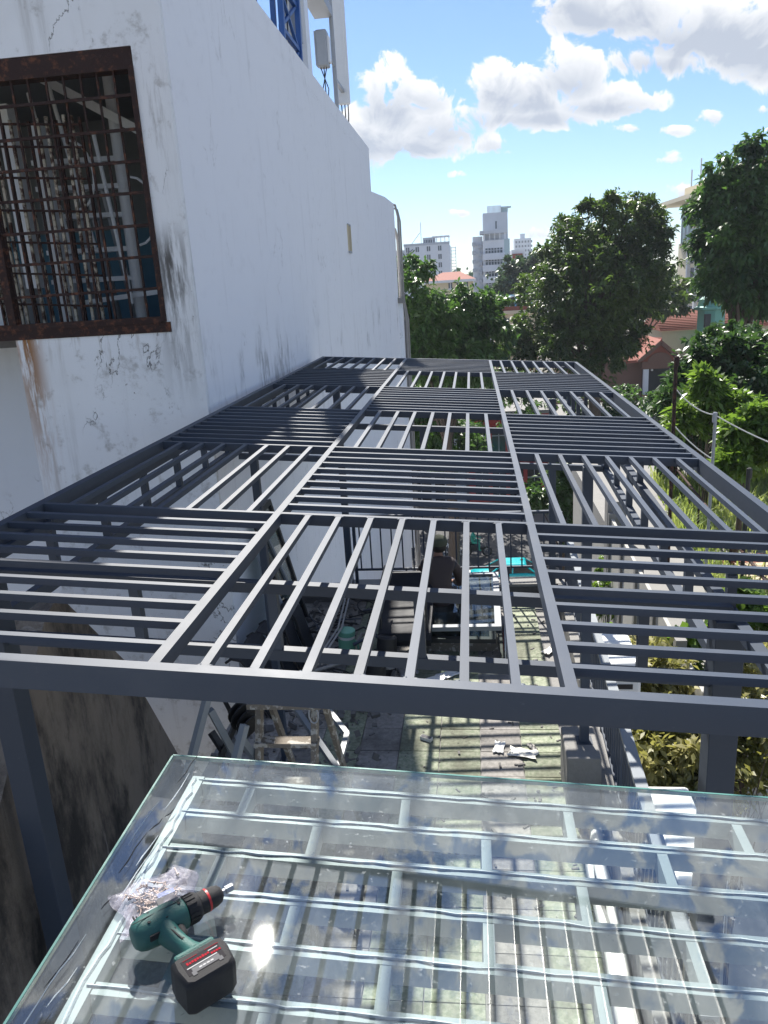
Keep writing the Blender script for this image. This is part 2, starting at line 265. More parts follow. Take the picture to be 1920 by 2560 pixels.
# ------------------------------------------------------------------ mesh helpers
class MB:
    def __init__(s): s.v = []; s.f = []
    def add(s, vs, fs):
        o = len(s.v); s.v += [tuple(x) for x in vs]; s.f += [tuple(i + o for i in f) for f in fs]; return s
    def box(s, c, d, R=None):
        c = Vector(c); h = Vector(d) / 2; vs = []
        for sx, sy, sz in ((-1, -1, -1), (1, -1, -1), (1, 1, -1), (-1, 1, -1), (-1, -1, 1), (1, -1, 1), (1, 1, 1), (-1, 1, 1)):
            p = Vector((sx * h.x, sy * h.y, sz * h.z)); vs.append(c + (R @ p if R else p))
        return s.add(vs, [(0, 3, 2, 1), (4, 5, 6, 7), (0, 1, 5, 4), (1, 2, 6, 5), (2, 3, 7, 6), (3, 0, 4, 7)])
    def bb(s, x0, x1, y0, y1, z0, z1): return s.box(((x0 + x1) / 2, (y0 + y1) / 2, (z0 + z1) / 2), (abs(x1 - x0), abs(y1 - y0), abs(z1 - z0)))
    def bar(s, p, q, w, h, up=(0, 0, 1)):
        p, q = Vector(p), Vector(q); d = (q - p); L = d.length; d.normalize(); u = Vector(up)
        if abs(d.dot(u)) > .98: u = Vector((0, 1, 0))
        x = d.cross(u).normalized(); u = x.cross(d).normalized()
        return s.box((p + q) / 2, (w, L, h), Matrix((x, d, u)).transposed())
    def tube(s, pts, r, n=8, closed=False):
        pts = [Vector(p) for p in pts]; rs = r if isinstance(r, (list, tuple)) else [r] * len(pts); vs = []; fs = []; prev = None
        for i, p in enumerate(pts):
            a = pts[(i - 1) % len(pts)] if (i or closed) else p; b = pts[(i + 1) % len(pts)] if (i < len(pts) - 1 or closed) else p
            d = (b - a).normalized()
            if prev is None: u = Vector((0, 0, 1)) if abs(d.z) < .9 else Vector((1, 0, 0))
            else: u = prev
            x = d.cross(u).normalized(); u = x.cross(d).normalized(); prev = u
            for k in range(n):
                t = 2 * PI * k / n; vs.append(p + (x * math.cos(t) + u * math.sin(t)) * rs[i])
        m = len(pts)
        for i in range(m if closed else m - 1):
            for k in range(n):
                j = (i + 1) % m; fs.append((i * n + k, i * n + (k + 1) % n, j * n + (k + 1) % n, j * n + k))
        if not closed: fs += [tuple(range(n))[::-1], tuple((m - 1) * n + k for k in range(n))]
        return s.add(vs, fs)
    def lathe(s, o, axis, prof, n=24, flat=1.0, u=None):
        """prof: (distance along the axis, radius)"""
        o = Vector(o); a = Vector(axis).normalized(); u = Vector(u) if u else (Vector((0, 0, 1)) if abs(a.z) < .9 else Vector((1, 0, 0)))
        x = a.cross(u).normalized(); u = x.cross(a).normalized(); vs = []; fs = []
        for (t, r) in prof:
            for k in range(n):
                q = 2 * PI * k / n; vs.append(o + a * t + (x * math.cos(q) + u * math.sin(q) * flat) * r)
        for i in range(len(prof) - 1):
            for k in range(n): fs.append((i * n + k, i * n + (k + 1) % n, (i + 1) * n + (k + 1) % n, (i + 1) * n + k))
        fs += [tuple(range(n))[::-1], tuple((len(prof) - 1) * n + k for k in range(n))]
        return s.add(vs, fs)
    def prism(s, poly, ext):
        """poly: list of 3D points, pushed along ext"""
        n = len(poly); e = Vector(ext); a = [Vector(p) for p in poly]; vs = a + [p + e for p in a]
        fs = [tuple(range(n))[::-1], tuple(range(n, 2 * n))] + [(i, (i + 1) % n, n + (i + 1) % n, n + i) for i in range(n)]
        return s.add(vs, fs)
    def mesh(s, name, mat):
        me = bpy.data.meshes.new(name); me.from_pydata(s.v, [], s.f); me.update()
        if mat: me.materials.append(MATS[mat])
        import bmesh
        b = bmesh.new(); b.from_mesh(me); bmesh.ops.recalc_face_normals(b, faces=b.faces); b.to_mesh(me); b.free(); return me
    def obj(s, name, mat, parent=None, smooth=False, bevel=0):
        me = s.mesh(name, mat)
        if smooth:
            me.polygons.foreach_set('use_smooth', [True] * len(me.polygons))
            try: me.set_sharp_from_angle(angle=rad(40))
            except Exception: pass
        o = bpy.data.objects.new(name, me); COL.objects.link(o); setp(o, parent)
        if bevel:
            b = o.modifiers.new('bevel', 'BEVEL'); b.width = bevel; b.segments = 2; b.limit_method = 'ANGLE'
        return o
LOC = {}
def setp(o, parent):
    if parent is None: return
    o.parent = parent; o.matrix_parent_inverse = Matrix.Translation(-LOC.get(parent.name, Vector((0, 0, 0))))
def tag(o, label, cat, group=None):
    o['label'] = label; o['category'] = cat
    if group: o['group'] = group
    return o
def thing(name, label, cat, loc=(0, 0, 0), group=None):
    o = bpy.data.objects.new(name, None); COL.objects.link(o); o.location = loc; LOC[o.name] = Vector(loc); o.empty_display_size = .2
    return tag(o, label, cat, group)
def struct(o): o['kind'] = 'structure'; return o
def inst(name, me, loc, rot=(0, 0, 0), parent=None, scale=None):
    o = bpy.data.objects.new(name, me); COL.objects.link(o); o.location = loc; o.rotation_euler = rot
    if scale: o.scale = scale
    setp(o, parent); return o
def text(body, size, mat, loc, R, parent, name='lettering'):
    cu = bpy.data.curves.new(name, 'FONT'); cu.body = body; cu.size = size; cu.extrude = .0006; cu.align_x = 'CENTER'; cu.align_y = 'CENTER'
    o = bpy.data.objects.new(name, cu); COL.objects.link(o); o.matrix_world = Matrix.Translation(loc) @ R.to_4x4()
    dg = bpy.context.evaluated_depsgraph_get(); me = bpy.data.meshes.new_from_object(o.evaluated_get(dg)); mw = o.matrix_world.copy()
    bpy.data.objects.remove(o); me.name = name; me.materials.clear(); me.materials.append(MATS[mat])
    n = bpy.data.objects.new(name, me); COL.objects.link(n)
    me.transform(mw); setp(n, parent); return n
#PART2
# ------------------------------------------------------------------ ground and street
ST = -16.0
g = MB(); g.add([(-1500, -300, ST - .06), (1500, -300, ST - .06), (1500, 2500, ST - .06), (-1500, 2500, ST - .06)], [(0, 1, 2, 3)])
struct(g.obj('ground', 'ground_earth'))
g = MB(); g.add([(-90, 35, ST), (90, 35, ST), (90, 51, ST), (-90, 51, ST)], [(0, 1, 2, 3)]); road = struct(g.obj('road', 'asphalt'))
for y0, y1 in ((29.6, 34.9), (51.1, 56)):
    pv = struct(MB().bb(-90, 90, y0, y1, ST - .05, ST + .12).obj('pavement', 'paving'))
    kb = MB().bb(-90, 90, (y1 if y0 < 40 else y0) - .1, (y1 if y0 < 40 else y0) + .1, ST - .05, ST + .14).obj('kerb', 'concrete', pv)
slab = MB().bb(-.24, .24, -.24, .24, 0, .03).mesh('paving_slab', 'concrete')
for i in range(14):
    for j in range(6): inst('paving_slab', slab, (2.2 + i * .5, 31.9 + j * .5, ST + .115), parent=None if False else pv)

# ------------------------------------------------------------------ the house that carries the terrace
FZ = -4.0
def rx(y): return .969 + .0274 * (y - 4.29)          # right-hand parapet line
hs = thing('townhouse', 'grey rendered house body below the tiled roof terrace', 'house', (-.7, 3, ST))
MB().prism([(-2.45, -4, ST), (rx(-4) + .06, -4, ST), (rx(9.75) + .06, 9.75, ST), (-2.45, 9.75, ST)], (0, 0, 11.85)).obj('wall', 'house_wall', hs)
for y0, y1 in ((9.52, 9.74),):
    MB().bb(-2.45, rx(9.7) + .06, y0, y1, -4.15, -3.81).obj('kerb', 'dark_concrete', hs)
    MB().bb(-1.75, rx(9.7) + .07, y0 - .02, y1 + .02, -3.81, -3.775).obj('coping', 'concrete', hs)
MB().prism([(rx(3) - .10, 2.6, -4.15), (rx(3) + .055, 2.6, -4.15), (rx(9.5) + .055, 9.5, -4.15), (rx(9.5) - .10, 9.5, -4.15)], (0, 0, .37)).obj('kerb', 'concrete', hs)
fl = struct(MB().bb(-2.45, .87, -2, 9.52, -4.15, -4.012).obj('terrace_floor', 'concrete'))
TW = .362; tm = {k: MB().bb(-TW / 2 + .004, TW / 2 - .004, -TW / 2 + .004, TW / 2 - .004, -.014, 0).mesh('floor_tile', k) for k in ('green_tile', 'grey_tile')}
kinds = {-6: 'grey_tile', -5: 'grey_tile', -4: 'green_tile', -3: 'grey_tile', -2: 'green_tile', -1: 'green_tile', 0: 'grey_tile', 1: 'green_tile'}
for i in range(-6, 3):
    for j in range(21):
        x = -.02 + (i + .5) * TW; y = 2.1 + (j + .5) * TW
        if x + TW / 2 > rx(y) - .08: continue
        inst('floor_tile', tm[kinds.get(i, 'green_tile')], (x, y, FZ + random.uniform(-.002, .003)), (random.uniform(-.004, .004), random.uniform(-.004, .004), 0), fl)
# plinth under the parapet post
MB().bb(.64, .90, 5.32, 5.78, FZ - .02, -3.55).obj('plinth', 'concrete', hs, bevel=.012)

# ------------------------------------------------------------------ railings
def railing(name, label, pts, n, zt, zb, w, rail_mat, bar=.016):
    """balusters between two points"""
    a, b = Vector(pts[0]), Vector(pts[1]); r = thing(name, label, 'railing', ((a + b) / 2).to_tuple()[:2] + (zb,))
    d = (b - a).normalized()
    MB().bar((a.x, a.y, zt), (b.x, b.y, zt), w, .03).obj('top_rail', rail_mat, r)
    MB().bar((a.x, a.y, zb), (b.x, b.y, zb), .03, .025).obj('bottom_rail', 'slate_steel', r)
    me = MB().bb(-bar / 2, bar / 2, -bar / 2, bar / 2, zb, zt - .01).mesh('baluster', 'slate_steel')
    for i in range(n):
        p = a.lerp(b, (i + .5) / n); inst('baluster', me, (p.x, p.y, 0), parent=r)
    for q in (a, b): MB().bb(q.x - .02, q.x + .02, q.y - .02, q.y + .02, -3.85, zt - .005).obj('post', 'slate_steel', r)
    for k in range(1, 4):
        p = a.lerp(b, k / 4); MB().bb(p.x - .012, p.x + .012, p.y - .012, p.y + .012, -3.85, zb).obj('foot', 'slate_steel', r)
    return r
railing('side_railing', 'dark baluster railing with wide grey handrail along the garden side of the terrace', [(rx(2.7), 2.7, 0), (rx(9.45), 9.45, 0)], 62, -3.065, -3.70, .075, 'galvanised')
railing('end_railing', 'dark baluster railing at the street end of the terrace', [(-1.60, 9.63, 0), (rx(9.63) - .06, 9.63, 0)], 19, -2.85, -3.585, .05, 'slate_steel', .018)

# ------------------------------------------------------------------ neighbour: tall white building
nb = thing('white_building', 'tall white plastered building with cracked front wall and barred window', 'building', (-5, 15, ST))
MB().bb(-2.85, -2.6, 7.52, 22.6, ST, 3.57).obj('side_wall', 'side_wall_paint', nb)
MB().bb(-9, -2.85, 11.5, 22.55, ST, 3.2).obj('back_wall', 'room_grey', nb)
for n_, b in (('front_pier', (-2.91, -2.603, 7.46, 7.70, -.22, 2.16)), ('front_wall', (-9, -2.603, 7.46, 7.70, 2.16, 3.62)), ('lower_wall', (-4.48, -2.603, 7.46, 7.72, ST, -.22))):
    MB().bb(*b).obj(n_, 'old_plaster', nb)
MB().bb(-9, -4.3, 9.0, 9.2, ST, -.3).obj('recessed_wall', 'pale_plaster', nb)
MB().bb(-4.55, -4.35, 7.72, 9.0, ST, -.3).obj('return_wall', 'pale_plaster', nb)
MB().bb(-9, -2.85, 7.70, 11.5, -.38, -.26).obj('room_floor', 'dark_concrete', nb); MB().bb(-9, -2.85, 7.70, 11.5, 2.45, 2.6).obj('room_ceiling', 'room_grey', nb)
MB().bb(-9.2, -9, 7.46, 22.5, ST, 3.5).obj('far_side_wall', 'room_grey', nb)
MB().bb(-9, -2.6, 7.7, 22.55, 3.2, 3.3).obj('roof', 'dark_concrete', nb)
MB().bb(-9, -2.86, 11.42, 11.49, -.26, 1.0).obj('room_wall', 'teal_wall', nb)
MB().bb(-9, -2.87, 7.45, 7.55, -.30, -.205).obj('sill', 'rusty_steel', nb)
MB().bb(-9, -2.62, 22.6, 29.5, ST, 2.50).obj('rear_wall', 'side_wall_paint', nb)
MB().prism([(-2.62, 22.62, 2.5), (-2.62, 29.5, 2.5), (-2.62, 29.5, 2.78), (-2.62, 26.5, 2.72)], (-.2, 0, 0)).obj('rear_parapet', 'side_wall_paint', nb)
MB().bb(-3.2, -2.40, 29.1, 29.75, -.62, -.42).obj('ledge', 'concrete', nb); MB().bb(-3.2, -2.47, 29.2, 29.7, -10, -.62).obj('ledge_wall', 'side_wall_paint', nb)
for k, (x, y, r, z1) in enumerate(((-2.50, 29.58, .045, 2.7), (-2.43, 29.62, .03, 2.55), (-2.56, 29.70, .06, 1.9))):
    MB().tube([(x - .9, y - .5, z1 + .12), (x - .4, y - .2, z1 + .16), (x - .08, y, z1 + .04), (x, y, z1 - .35), (x, y, z1 - 3.0), (x + .12, y + .05, -1.2), (x + .12, y + .05, -12)], r, 8).obj('drain_pipe', 'cable_grey', nb, True)
v = MB().bb(-2.61, -2.585, 17.66, 17.98, .78, 1.32).obj('vent_block', 'dark_room', nb)
for k in range(4): MB().bb(-2.60, -2.57, 17.64 + k * .113, 17.675 + k * .113, .78, 1.32).obj('vent_rib', 'cream', v)
for z in (.76, 1.32): MB().bb(-2.60, -2.57, 17.64, 18.01, z - .02, z + .02).obj('vent_rib', 'grey_metal', v)
# window grille: header, frame, bars
gr = MB().bb(-9, -2.905, 7.46, 7.62, 1.98, 2.155).obj('window_grille', 'rusty_steel', nb)
MB().bb(-2.955, -2.905, 7.44, 7.52, -.20, 2.0).obj('grille_frame', 'rusty_steel', gr); MB().bb(-9, -2.955, 7.44, 7.50, -.21, -.15).obj('grille_frame', 'rusty_steel', gr)
vb = MB().bb(-.009, .009, -.009, .009, -.16, 1.99).mesh('grille_bar', 'rusty_steel'); hbm = MB().bb(-5.6, -2.95, -.010, .010, -.013, .013).mesh('grille_rail', 'rusty_steel')
for i in range(14): inst('grille_bar', vb, (-3.10 - i * .164, 7.49, 0), (0, random.uniform(-.006, .006), 0), gr)
for z in (.12, .40, .67, .95, 1.23, 1.50, 1.78): inst('grille_rail', hbm, (0, 7.465, z), (0, random.uniform(-.004, .004), 0), gr)
MB().bb(-4.50, -4.42, 7.42, 7.48, -.15, 1.98).obj('grille_frame', 'rusty_steel', gr)
# folding gate behind it
ga = MB().bb(-4.9, -3.62, 7.85, 7.88, -.2, -.16).obj('folding_gate', 'rusty_steel', nb)
gb = MB().bb(-.013, .013, -.013, .013, -.16, 1.75).mesh('gate_bar', 'rusty_white'); gk = MB().bb(-.012, .012, -.012, .012, -.16, 1.72).mesh('gate_bar', 'rusty_steel')
for i in range(15): inst('gate_bar', gb if i % 3 else gk, (-3.66 - i * .088 + random.uniform(-.012, .012), 7.86 + (i % 2) * .04, 0), (0, random.uniform(-.012, .012), 0), ga)
for z in (.02, .32, .62, .92, 1.22, 1.5, 1.7): MB().bar((-4.9, 7.83, z + .05), (-3.66, 7.83, z - .05), .02, .02).obj('gate_rail', 'rusty_steel', ga)
# spiral stair and rods in the room
stc = MB().tube([(-3.80, 9.0, -.26), (-3.80, 9.0, 2.45)], .065, 12).obj('staircase', 'white_enamel', nb, True)
for k, z in enumerate((.24, .56, .92, 1.22, 1.50)):
    a = PI * (.92 + .10 * math.sin(k * 2.1)); q = Vector((math.cos(a), math.sin(a) * -.35, 0)); n_ = Vector((-q.y, q.x, 0)) * .16
    c = Vector((-3.80, 9.0, z)); MB().prism([c + n_ * .25, c + q * .95 + n_, c + q * .95 - n_, c - n_ * .25], (0, 0, .05)).obj('tread', 'white_enamel', stc)
MB().bar((-4.75, 8.75, 2.50), (-3.25, 8.9, 1.62), .05, .09).obj('stringer', 'white_enamel', stc); MB().bar((-4.35, 8.7, .02), (-3.3, 8.7, .10), .05, .05).obj('rail', 'white_enamel', stc)
for x0, x1, z0, z1 in ((-4.62, -4.32, 2.15, .55), (-4.40, -4.05, 2.3, .58), (-3.98, -3.72, 1.72, -.02)): MB().tube([(x0 + .1, 8.6, z0), (x1, 8.6, z1)], .022, 8).obj('rod', 'white_enamel', stc, True)
for x, z in ((-4.02, 1.32), (-3.40, .92)):
    MB().tube([(x - .12 + .22 * math.sin(t), 8.55, z + .34 * math.cos(t)) for t in [PI * i / 10 for i in range(11)]], .013, 6).obj('rod', 'white_enamel', stc, True)
MB().tube([(-3.18, 8.55, .92), (-3.14, 8.55, .1)], .012, 6).obj('rod', 'white_enamel', stc)
MB().bb(-4.75, -4.62, 8.3, 8.5, .2, 2.0).obj('plank', 'white_enamel', stc); MB().bb(-4.46, -4.34, 8.35, 8.5, -.26, 1.8).obj('plank', 'white_enamel', stc)
p = aty(8, 698, 8.4)
ac = thing('appliance_box', 'white appliance with red lettering behind the rusty window bars', 'appliance', (p.x - .1, 8.6, -.26))
MB().bb(p.x - .50, p.x + .13, 8.4, 8.95, -.26, .45).obj('case', 'white_enamel', ac, bevel=.02); MB().bb(p.x - .48, p.x + .11, 8.385, 8.4, -.2, .08).obj('door', 'white_plastic', ac)
RX = Matrix.Rotation(PI / 2, 3, 'X'); text('HIBA', .075, 'red_paint', (p.x - .02, 8.392, p.z), RX, ac)
for i in range(4): MB().tube([(p.x + .2 + i * .16, 9.6 + .2 * i, -.26), (p.x + .22 + i * .17, 9.65, .9 + .15 * i)], .05, 8).obj('pipe_stub', 'grey_metal', ac)

# ------------------------------------------------------------------ telecom gear on its roof
m = thing('mast_column', 'thick white square mast rising above the wall top', 'mast', (-3.2, 16.9, 3.3))
MB().bb(-3.35, -2.98, 16.6, 17.0, 3.3, 9.5).obj('shaft', 'white_enamel', m); MB().bb(-3.40, -2.93, 16.55, 17.05, 3.3, 3.4).obj('base_plate', 'grey_metal', m)
an = thing('panel_antenna', 'long white panel antenna on a steel pipe', 'antenna', (-3.0, 20.6, 3.3))
MB().bb(-3.16, -2.86, 21.35, 21.52, 4.42, 9.4).obj('radome', 'white_enamel', an, bevel=.04)
MB().tube([(-3.02, 20.2, 3.25), (-3.02, 20.2, 9.4)], .05, 10).obj('pole', 'grey_metal', an, True); MB().bb(-3.06, -2.98, 20.2, 21.4, 4.68, 4.75).obj('bracket', 'grey_metal', an); MB().bb(-3.4, -2.98, 17.0, 20.2, 6.0, 6.2).obj('arm', 'grey_metal', an)
for dx in (-.08, 0, .08): MB().tube([(-3.0 + dx, 21.43, 4.42), (-3.0 + dx, 21.43, 4.2), (-3.0 + dx * .4, 21.3, 3.3)], .015, 6).obj('cable', 'black_rubber', an)
ru = thing('radio_unit', 'grey finned radio box clamped beside the antenna pipe', 'radio unit', (-3.0, 18.8, 4.5))
MB().bb(-3.14, -2.90, 18.55, 18.85, 4.62, 5.32).obj('case', 'grey_metal', ru, bevel=.03); MB().bb(-2.905, -2.86, 18.6, 18.8, 4.7, 5.2).obj('cover', 'white_enamel', ru)
for k in range(6): MB().bb(-3.17, -3.14, 18.57 + k * .05, 18.585 + k * .05, 4.65, 5.3).obj('fin', 'grey_metal', ru)
MB().tube([(-3.0, 18.85, 5.0), (-3.02, 20.2, 5.0)], .03, 8).obj('clamp', 'grey_metal', ru)
for dx in (-.07, 0, .06): MB().tube([(-3.02 + dx, 18.7, 4.62), (-3.02 - dx, 18.72, 4.2), (-3.0 + dx, 18.8, 3.3)], .012, 6).obj('cable', 'black_rubber', ru)
lt = thing('lattice_tower', 'blue steel lattice tower base with bundled cables', 'tower', (-3.15, 15.2, 3.3))
for x, y in ((-3.45, 14.4), (-3.0, 14.4), (-3.0, 15.8), (-3.45, 15.8)): MB().bar((x, y, 3.25), (x * .97, y + .1, 8.0), .09, .09).obj('leg', 'blue_steel', lt)
for k in range(6):
    z = 3.5 + k * .72; MB().bar((-3.0, 14.4, z), (-3.0, 15.8, z + .7), .05, .05).obj('brace', 'blue_steel', lt); MB().bar((-3.0, 15.8, z), (-3.0, 14.4, z + .7), .05, .05).obj('brace', 'blue_steel', lt); MB().bar((-3.0, 14.4, z), (-3.0, 15.8, z), .07, .07).obj('strut', 'blue_steel', lt)
for k in range(7): MB().tube([(-3.05 - .04 * (k % 3), 14.6 + k * .13, 3.25), (-3.05, 14.7 + k * .12, 5), (-3.1, 14.9 + k * .1, 8)], .022, 6).obj('cable', 'black_rubber' if k % 3 else 'white_plastic', lt)
MB().bb(-3.3, -2.95, 15.9, 16.1, 4.4, 6.5).obj('cable_box', 'grey_metal', lt)

# ------------------------------------------------------------------ mouldy gable wall on the left
gw = thing('gable_wall', 'steep gabled concrete wall blackened by mould', 'wall', (-4, 4.1, ST))
prof = [(-2.5, -1.5, ST), (-2.5, -1.5, -6.4), (-2.5, 3.23, -2.47), (-2.5, 3.95, -1.72), (-2.5, 4.12, -1.66), (-2.5, 4.78, -2.43), (-2.5, 5.75, -4.25), (-2.5, 5.75, ST)]
MB().prism(prof, (-.32, 0, 0)).obj('gable', 'mouldy_render', gw)
MB().prism([(-2.82, 0, -4.9), (-2.82, 4.0, -1.9), (-2.82, 5.7, -4.2), (-2.82, 5.7, -5)], (-3, 0, 0)).obj('roof', 'dark_concrete', gw)

# ------------------------------------------------------------------ pergola
X0, CW, Y0, CD = -2.3863, 1.332, 2.1767, 1.74756
XS = [X0 + i * CW for i in range(4)]; YS = [Y0 + i * CD for i in range(7)]; TS = math.tan(SL)
def pz(x, off=0.): return -1.2 - off - x * TS
pg = thing('steel_pergola', 'dark slate grey steel pergola roof of chequered slat panels', 'pergola', (-.4, 7.4, FZ))
def pbar(name, x, y, lx, ly, h, off=0., mat='slate_steel'):
    """box lying in the roof plane, centred on x,y, its top 'off' below the plane"""
    me = MB().bb(-lx / 2, lx / 2, -ly / 2, ly / 2, -h, 0).mesh(name, mat)
    return inst(name, me, (x, y, pz(x, off)), (0, SL, 0), pg)
CS = 1 / math.cos(SL)
pbar('front_beam', (XS[0] + XS[3]) / 2, YS[0], (XS[3] - XS[0] + .05) * CS, .05, .10)
pbar('rear_beam', (XS[0] + XS[3]) / 2, YS[6], (XS[3] - XS[0] + .05) * CS, .05, .10)
for x in (XS[0], XS[3]): pbar('edge_beam', x, (YS[0] + YS[6]) / 2, .05, YS[6] - YS[0] - .05, .10, .001)
for x in XS[1:3]: pbar('main_bar', x, (YS[0] + YS[6]) / 2, .04, YS[6] - YS[0] - .05, .06, .001)
for j in range(1, 6):
    for c in range(3):
        a = XS[c] + (.025 if c == 0 else .02); b = XS[c + 1] - (.025 if c == 2 else .02); pbar('cross_beam', (a + b) / 2, YS[j], (b - a) * CS, .03, .06, .002)
ms = MB().bb(-.015, .015, -(CD - .03) / 2, (CD - .03) / 2, -.03, 0).mesh('slat', 'slate_steel')
mt = MB().bb(-(CW - .04) / 2 * CS, (CW - .04) / 2 * CS, -.015, .015, -.03, 0).mesh('slat', 'slate_steel')
for c in range(3):
    for r in range(6):
        if (c + r) % 2 == 0:
            for k in range(1, 10):
                y = YS[r] + CD * k / 10 + random.uniform(-.004, .004); x = (XS[c] + XS[c + 1]) / 2
                inst('slat', mt, (x, y, pz(x, .003)), (0, SL + random.uniform(-.0015, .0015), random.uniform(-.002, .002)), pg)
        else:
            for k in range(1, 8):
                x = XS[c] + CW * k / 8 + random.uniform(-.003, .003); y = (YS[r] + YS[r + 1]) / 2
                inst('slat', ms, (x, y, pz(x, .003)), (0, SL, random.uniform(-.0015, .0015)), pg)
def pb(name, p, q, w, h, mat='slate_steel'): return MB().bar(p, q, w, h).obj(name, mat, pg)
# side trusses
LX = -2.36
pb('truss_chord', (LX, 3.3, pz(LX, .127)), (LX, 12.6, pz(LX, .127)), .05, .05); pb('truss_chord', (LX, 3.3, -1.475), (LX, 12.6, -1.475), .05, .07)
for k in range(14):
    y = 3.92 + k * .65; pb('truss_post', (LX, y, -1.45), (LX, y, pz(LX, .14)), .045, .045)
def tx(y): return 1.11 + .028 * (y - 2.97)
pb('truss_chord', (tx(1.2), 1.2, -1.50), (tx(12.4), 12.4, -1.50), .05, .05); pb('truss_chord', (tx(3.35), 3.35, -1.805), (tx(12.4), 12.4, -1.805), .05, .06)
for k in range(13):
    y = 4.15 + k * .65; pb('truss_post', (tx(y), y, -1.78), (tx(y), y, -1.52), .045, .045)
for y in (3.4, 5.67, 7.42, 9.17, 10.9, 12.3): pb('spacer', (tx(y), y, -1.48), (tx(y), y, pz(tx(y), .04)), .04, .04)
# cross trusses
for ty, vx in ((3.28, [aty(346, 1533, 3.28).x, aty(691, 1574, 3.28).x, aty(1051, 1593, 3.28).x, .72]), (7.42, [-1.4, -.5, .4]), (12.3, [-1.4, -.5, .4])):
    a, b = LX + .03, tx(ty) - .03
    pb('truss_chord', (a, ty, pz(a, .165)), (b, ty, pz(b, .165)), .05, .05); pb('truss_chord', (a, ty, pz(a, .50)), (b, ty, pz(b, .50)), .05, .055)
    for x in vx: pb('truss_post', (x, ty + .001, pz(x, .48)), (x, ty + .001, pz(x, .18)), .045, .045)
for x, y, w, z0, z1 in ((-2.345, 3.28, .125, -9.0, -1.10), (1.075, 3.28, .125, -8.0, -1.47), (-1.74, 5.91, .06, FZ, pz(-1.74, .06)), (.80, 5.57, .07, -3.56, -1.32), (-1.67, 9.5, .08, -3.9, pz(-1.67, .1)), (.93, 9.42, .08, -3.9, -1.4)):
    po = MB().bb(x - w / 2, x + w / 2, y - w / 2, y + w / 2, z0, z1).obj('post', 'slate_steel', pg, bevel=.004)
    MB().bb(x - w * .9, x + w * .9, y - w * .9, y + w * .9, z0, z0 + .012).obj('base_plate', 'slate_steel', po)

# weld beads where the near slats meet the beams
wb = MB().lathe((0, 0, -.003), (0, 0, 1), [(0, .010), (.003, .009), (.005, .005), (.0055, .001)], 8).mesh('weld', 'slate_steel')
for k in range(9):
    for yy in (YS[0] + .030, YS[1] - .020):
        for sg in (-1, 1):
            x = XS[1] + CW * k / 8 + sg * .017; inst('weld', wb, (x, yy + random.uniform(-.004, .004), pz(x, .004)), (0, SL, random.uniform(0, 3)), pg, (random.uniform(.7, 1.5), random.uniform(.6, 1.1), 1))
# ------------------------------------------------------------------ glass sheet on its white frame
GS = .068
def gp(x, y, h=0.):
    d = ray(x, y); return d * ((-1.2 + h) / (d.z + d.x * math.tan(GS)))
def gz(x, h=0.): return -1.2 + h - x * math.tan(GS)
GR = Matrix.Rotation(GS, 3, 'Y')
gf = thing('skylight_frame', 'white painted steel grid frame carrying the glass sheet', 'frame', (.3, 1, -1.3))
def gbar(name, x, y, lx, ly, h, off, mat, parent): 
    return inst(name, MB().bb(-lx / 2, lx / 2, -ly / 2, ly / 2, -h, 0).mesh(name, mat), (x, y, gz(x, -off)), (0, GS, 0), parent)
GY = [1.632 - .1205 * k for k in range(12)]; XR = 1.42
gbar('frame_bar', -.715, (GY[0] + GY[-1]) / 2, .03, GY[0] - GY[-1] + .03, .05, .0105, 'white_steel', gf)
gbar('frame_bar', XR, (GY[0] + GY[-1]) / 2, .03, GY[0] - GY[-1] + .03, .05, .0105, 'white_steel', gf)
for k, y in enumerate(GY):
    gbar('cross_bar', (-.70 + XR - .015) / 2, y, XR - .015 + .70, .026, .045, .0115, 'white_steel', gf)
    if k < len(GY) - 1:
        for i in range(-2, 4):
            x = i * .385 + (.0 if k % 2 else -.19) + .002
            if -.68 < x < XR - .05: gbar('short_bar', x, y - .06, .022, .1205 - .027, .045, .0125, 'white_steel', gf)
    pts = [(x, y + .0015 * math.sin(x * 5 + k) + random.uniform(-.0025, .0025), gz(x, -.0095)) for x in np.linspace(-.71, XR, 60)]
    MB().tube(pts, [random.uniform(.0012, .0035) for _ in pts], 5).obj('sealant_bead', 'sealant', gf)
MB().tube([(-.715 + random.uniform(-.006, .006), y, gz(-.715, -.0095)) for y in np.linspace(GY[-1], GY[0], 50)], .004, 5).obj('sealant_bead', 'sealant', gf)
for x in (-.715, XR):
    for y in (.4, 1.55): MB().bb(x - .02, x + .02, y - .02, y + .02, -4.0, gz(x, -.06)).obj('leg', 'white_steel', gf)
gs = thing('glass_sheet', 'large clear greenish glass sheet lying on the white frame', 'glass', (.3, .9, -1.2))
inst('pane', MB().bb(-1.09, 1.15, -.81, .81, -.010, 0).mesh('pane', 'clear_sheet'), (.285, .90, gz(.285)), (0, GS, 0), gs)
for n_, b in (('edge', (-1.094, 1.154, .811, .816, -.0105, .0005)), ('edge', (-1.096, -1.091, -.81, .81, -.0105, .0005))): inst(n_, MB().bb(*b).mesh(n_, 'glass_edge'), (.285, .90, gz(.285)), (0, GS, 0), gs)
# smears of old glue along the sheet's left margin
for k in range(26):
    y = random.uniform(.2, 1.66); x = random.uniform(-.79, -.72); L = random.uniform(.03, .16)
    MB().tube([(x + random.uniform(-.003, .003) + t * .012, y + L * t, gz(x, .0006)) for t in (0, .3, .6, 1)], [.0005, .0016, .0012, .0005], 4).obj('smear', 'sealant' if k % 3 else 'black_rubber', gs)

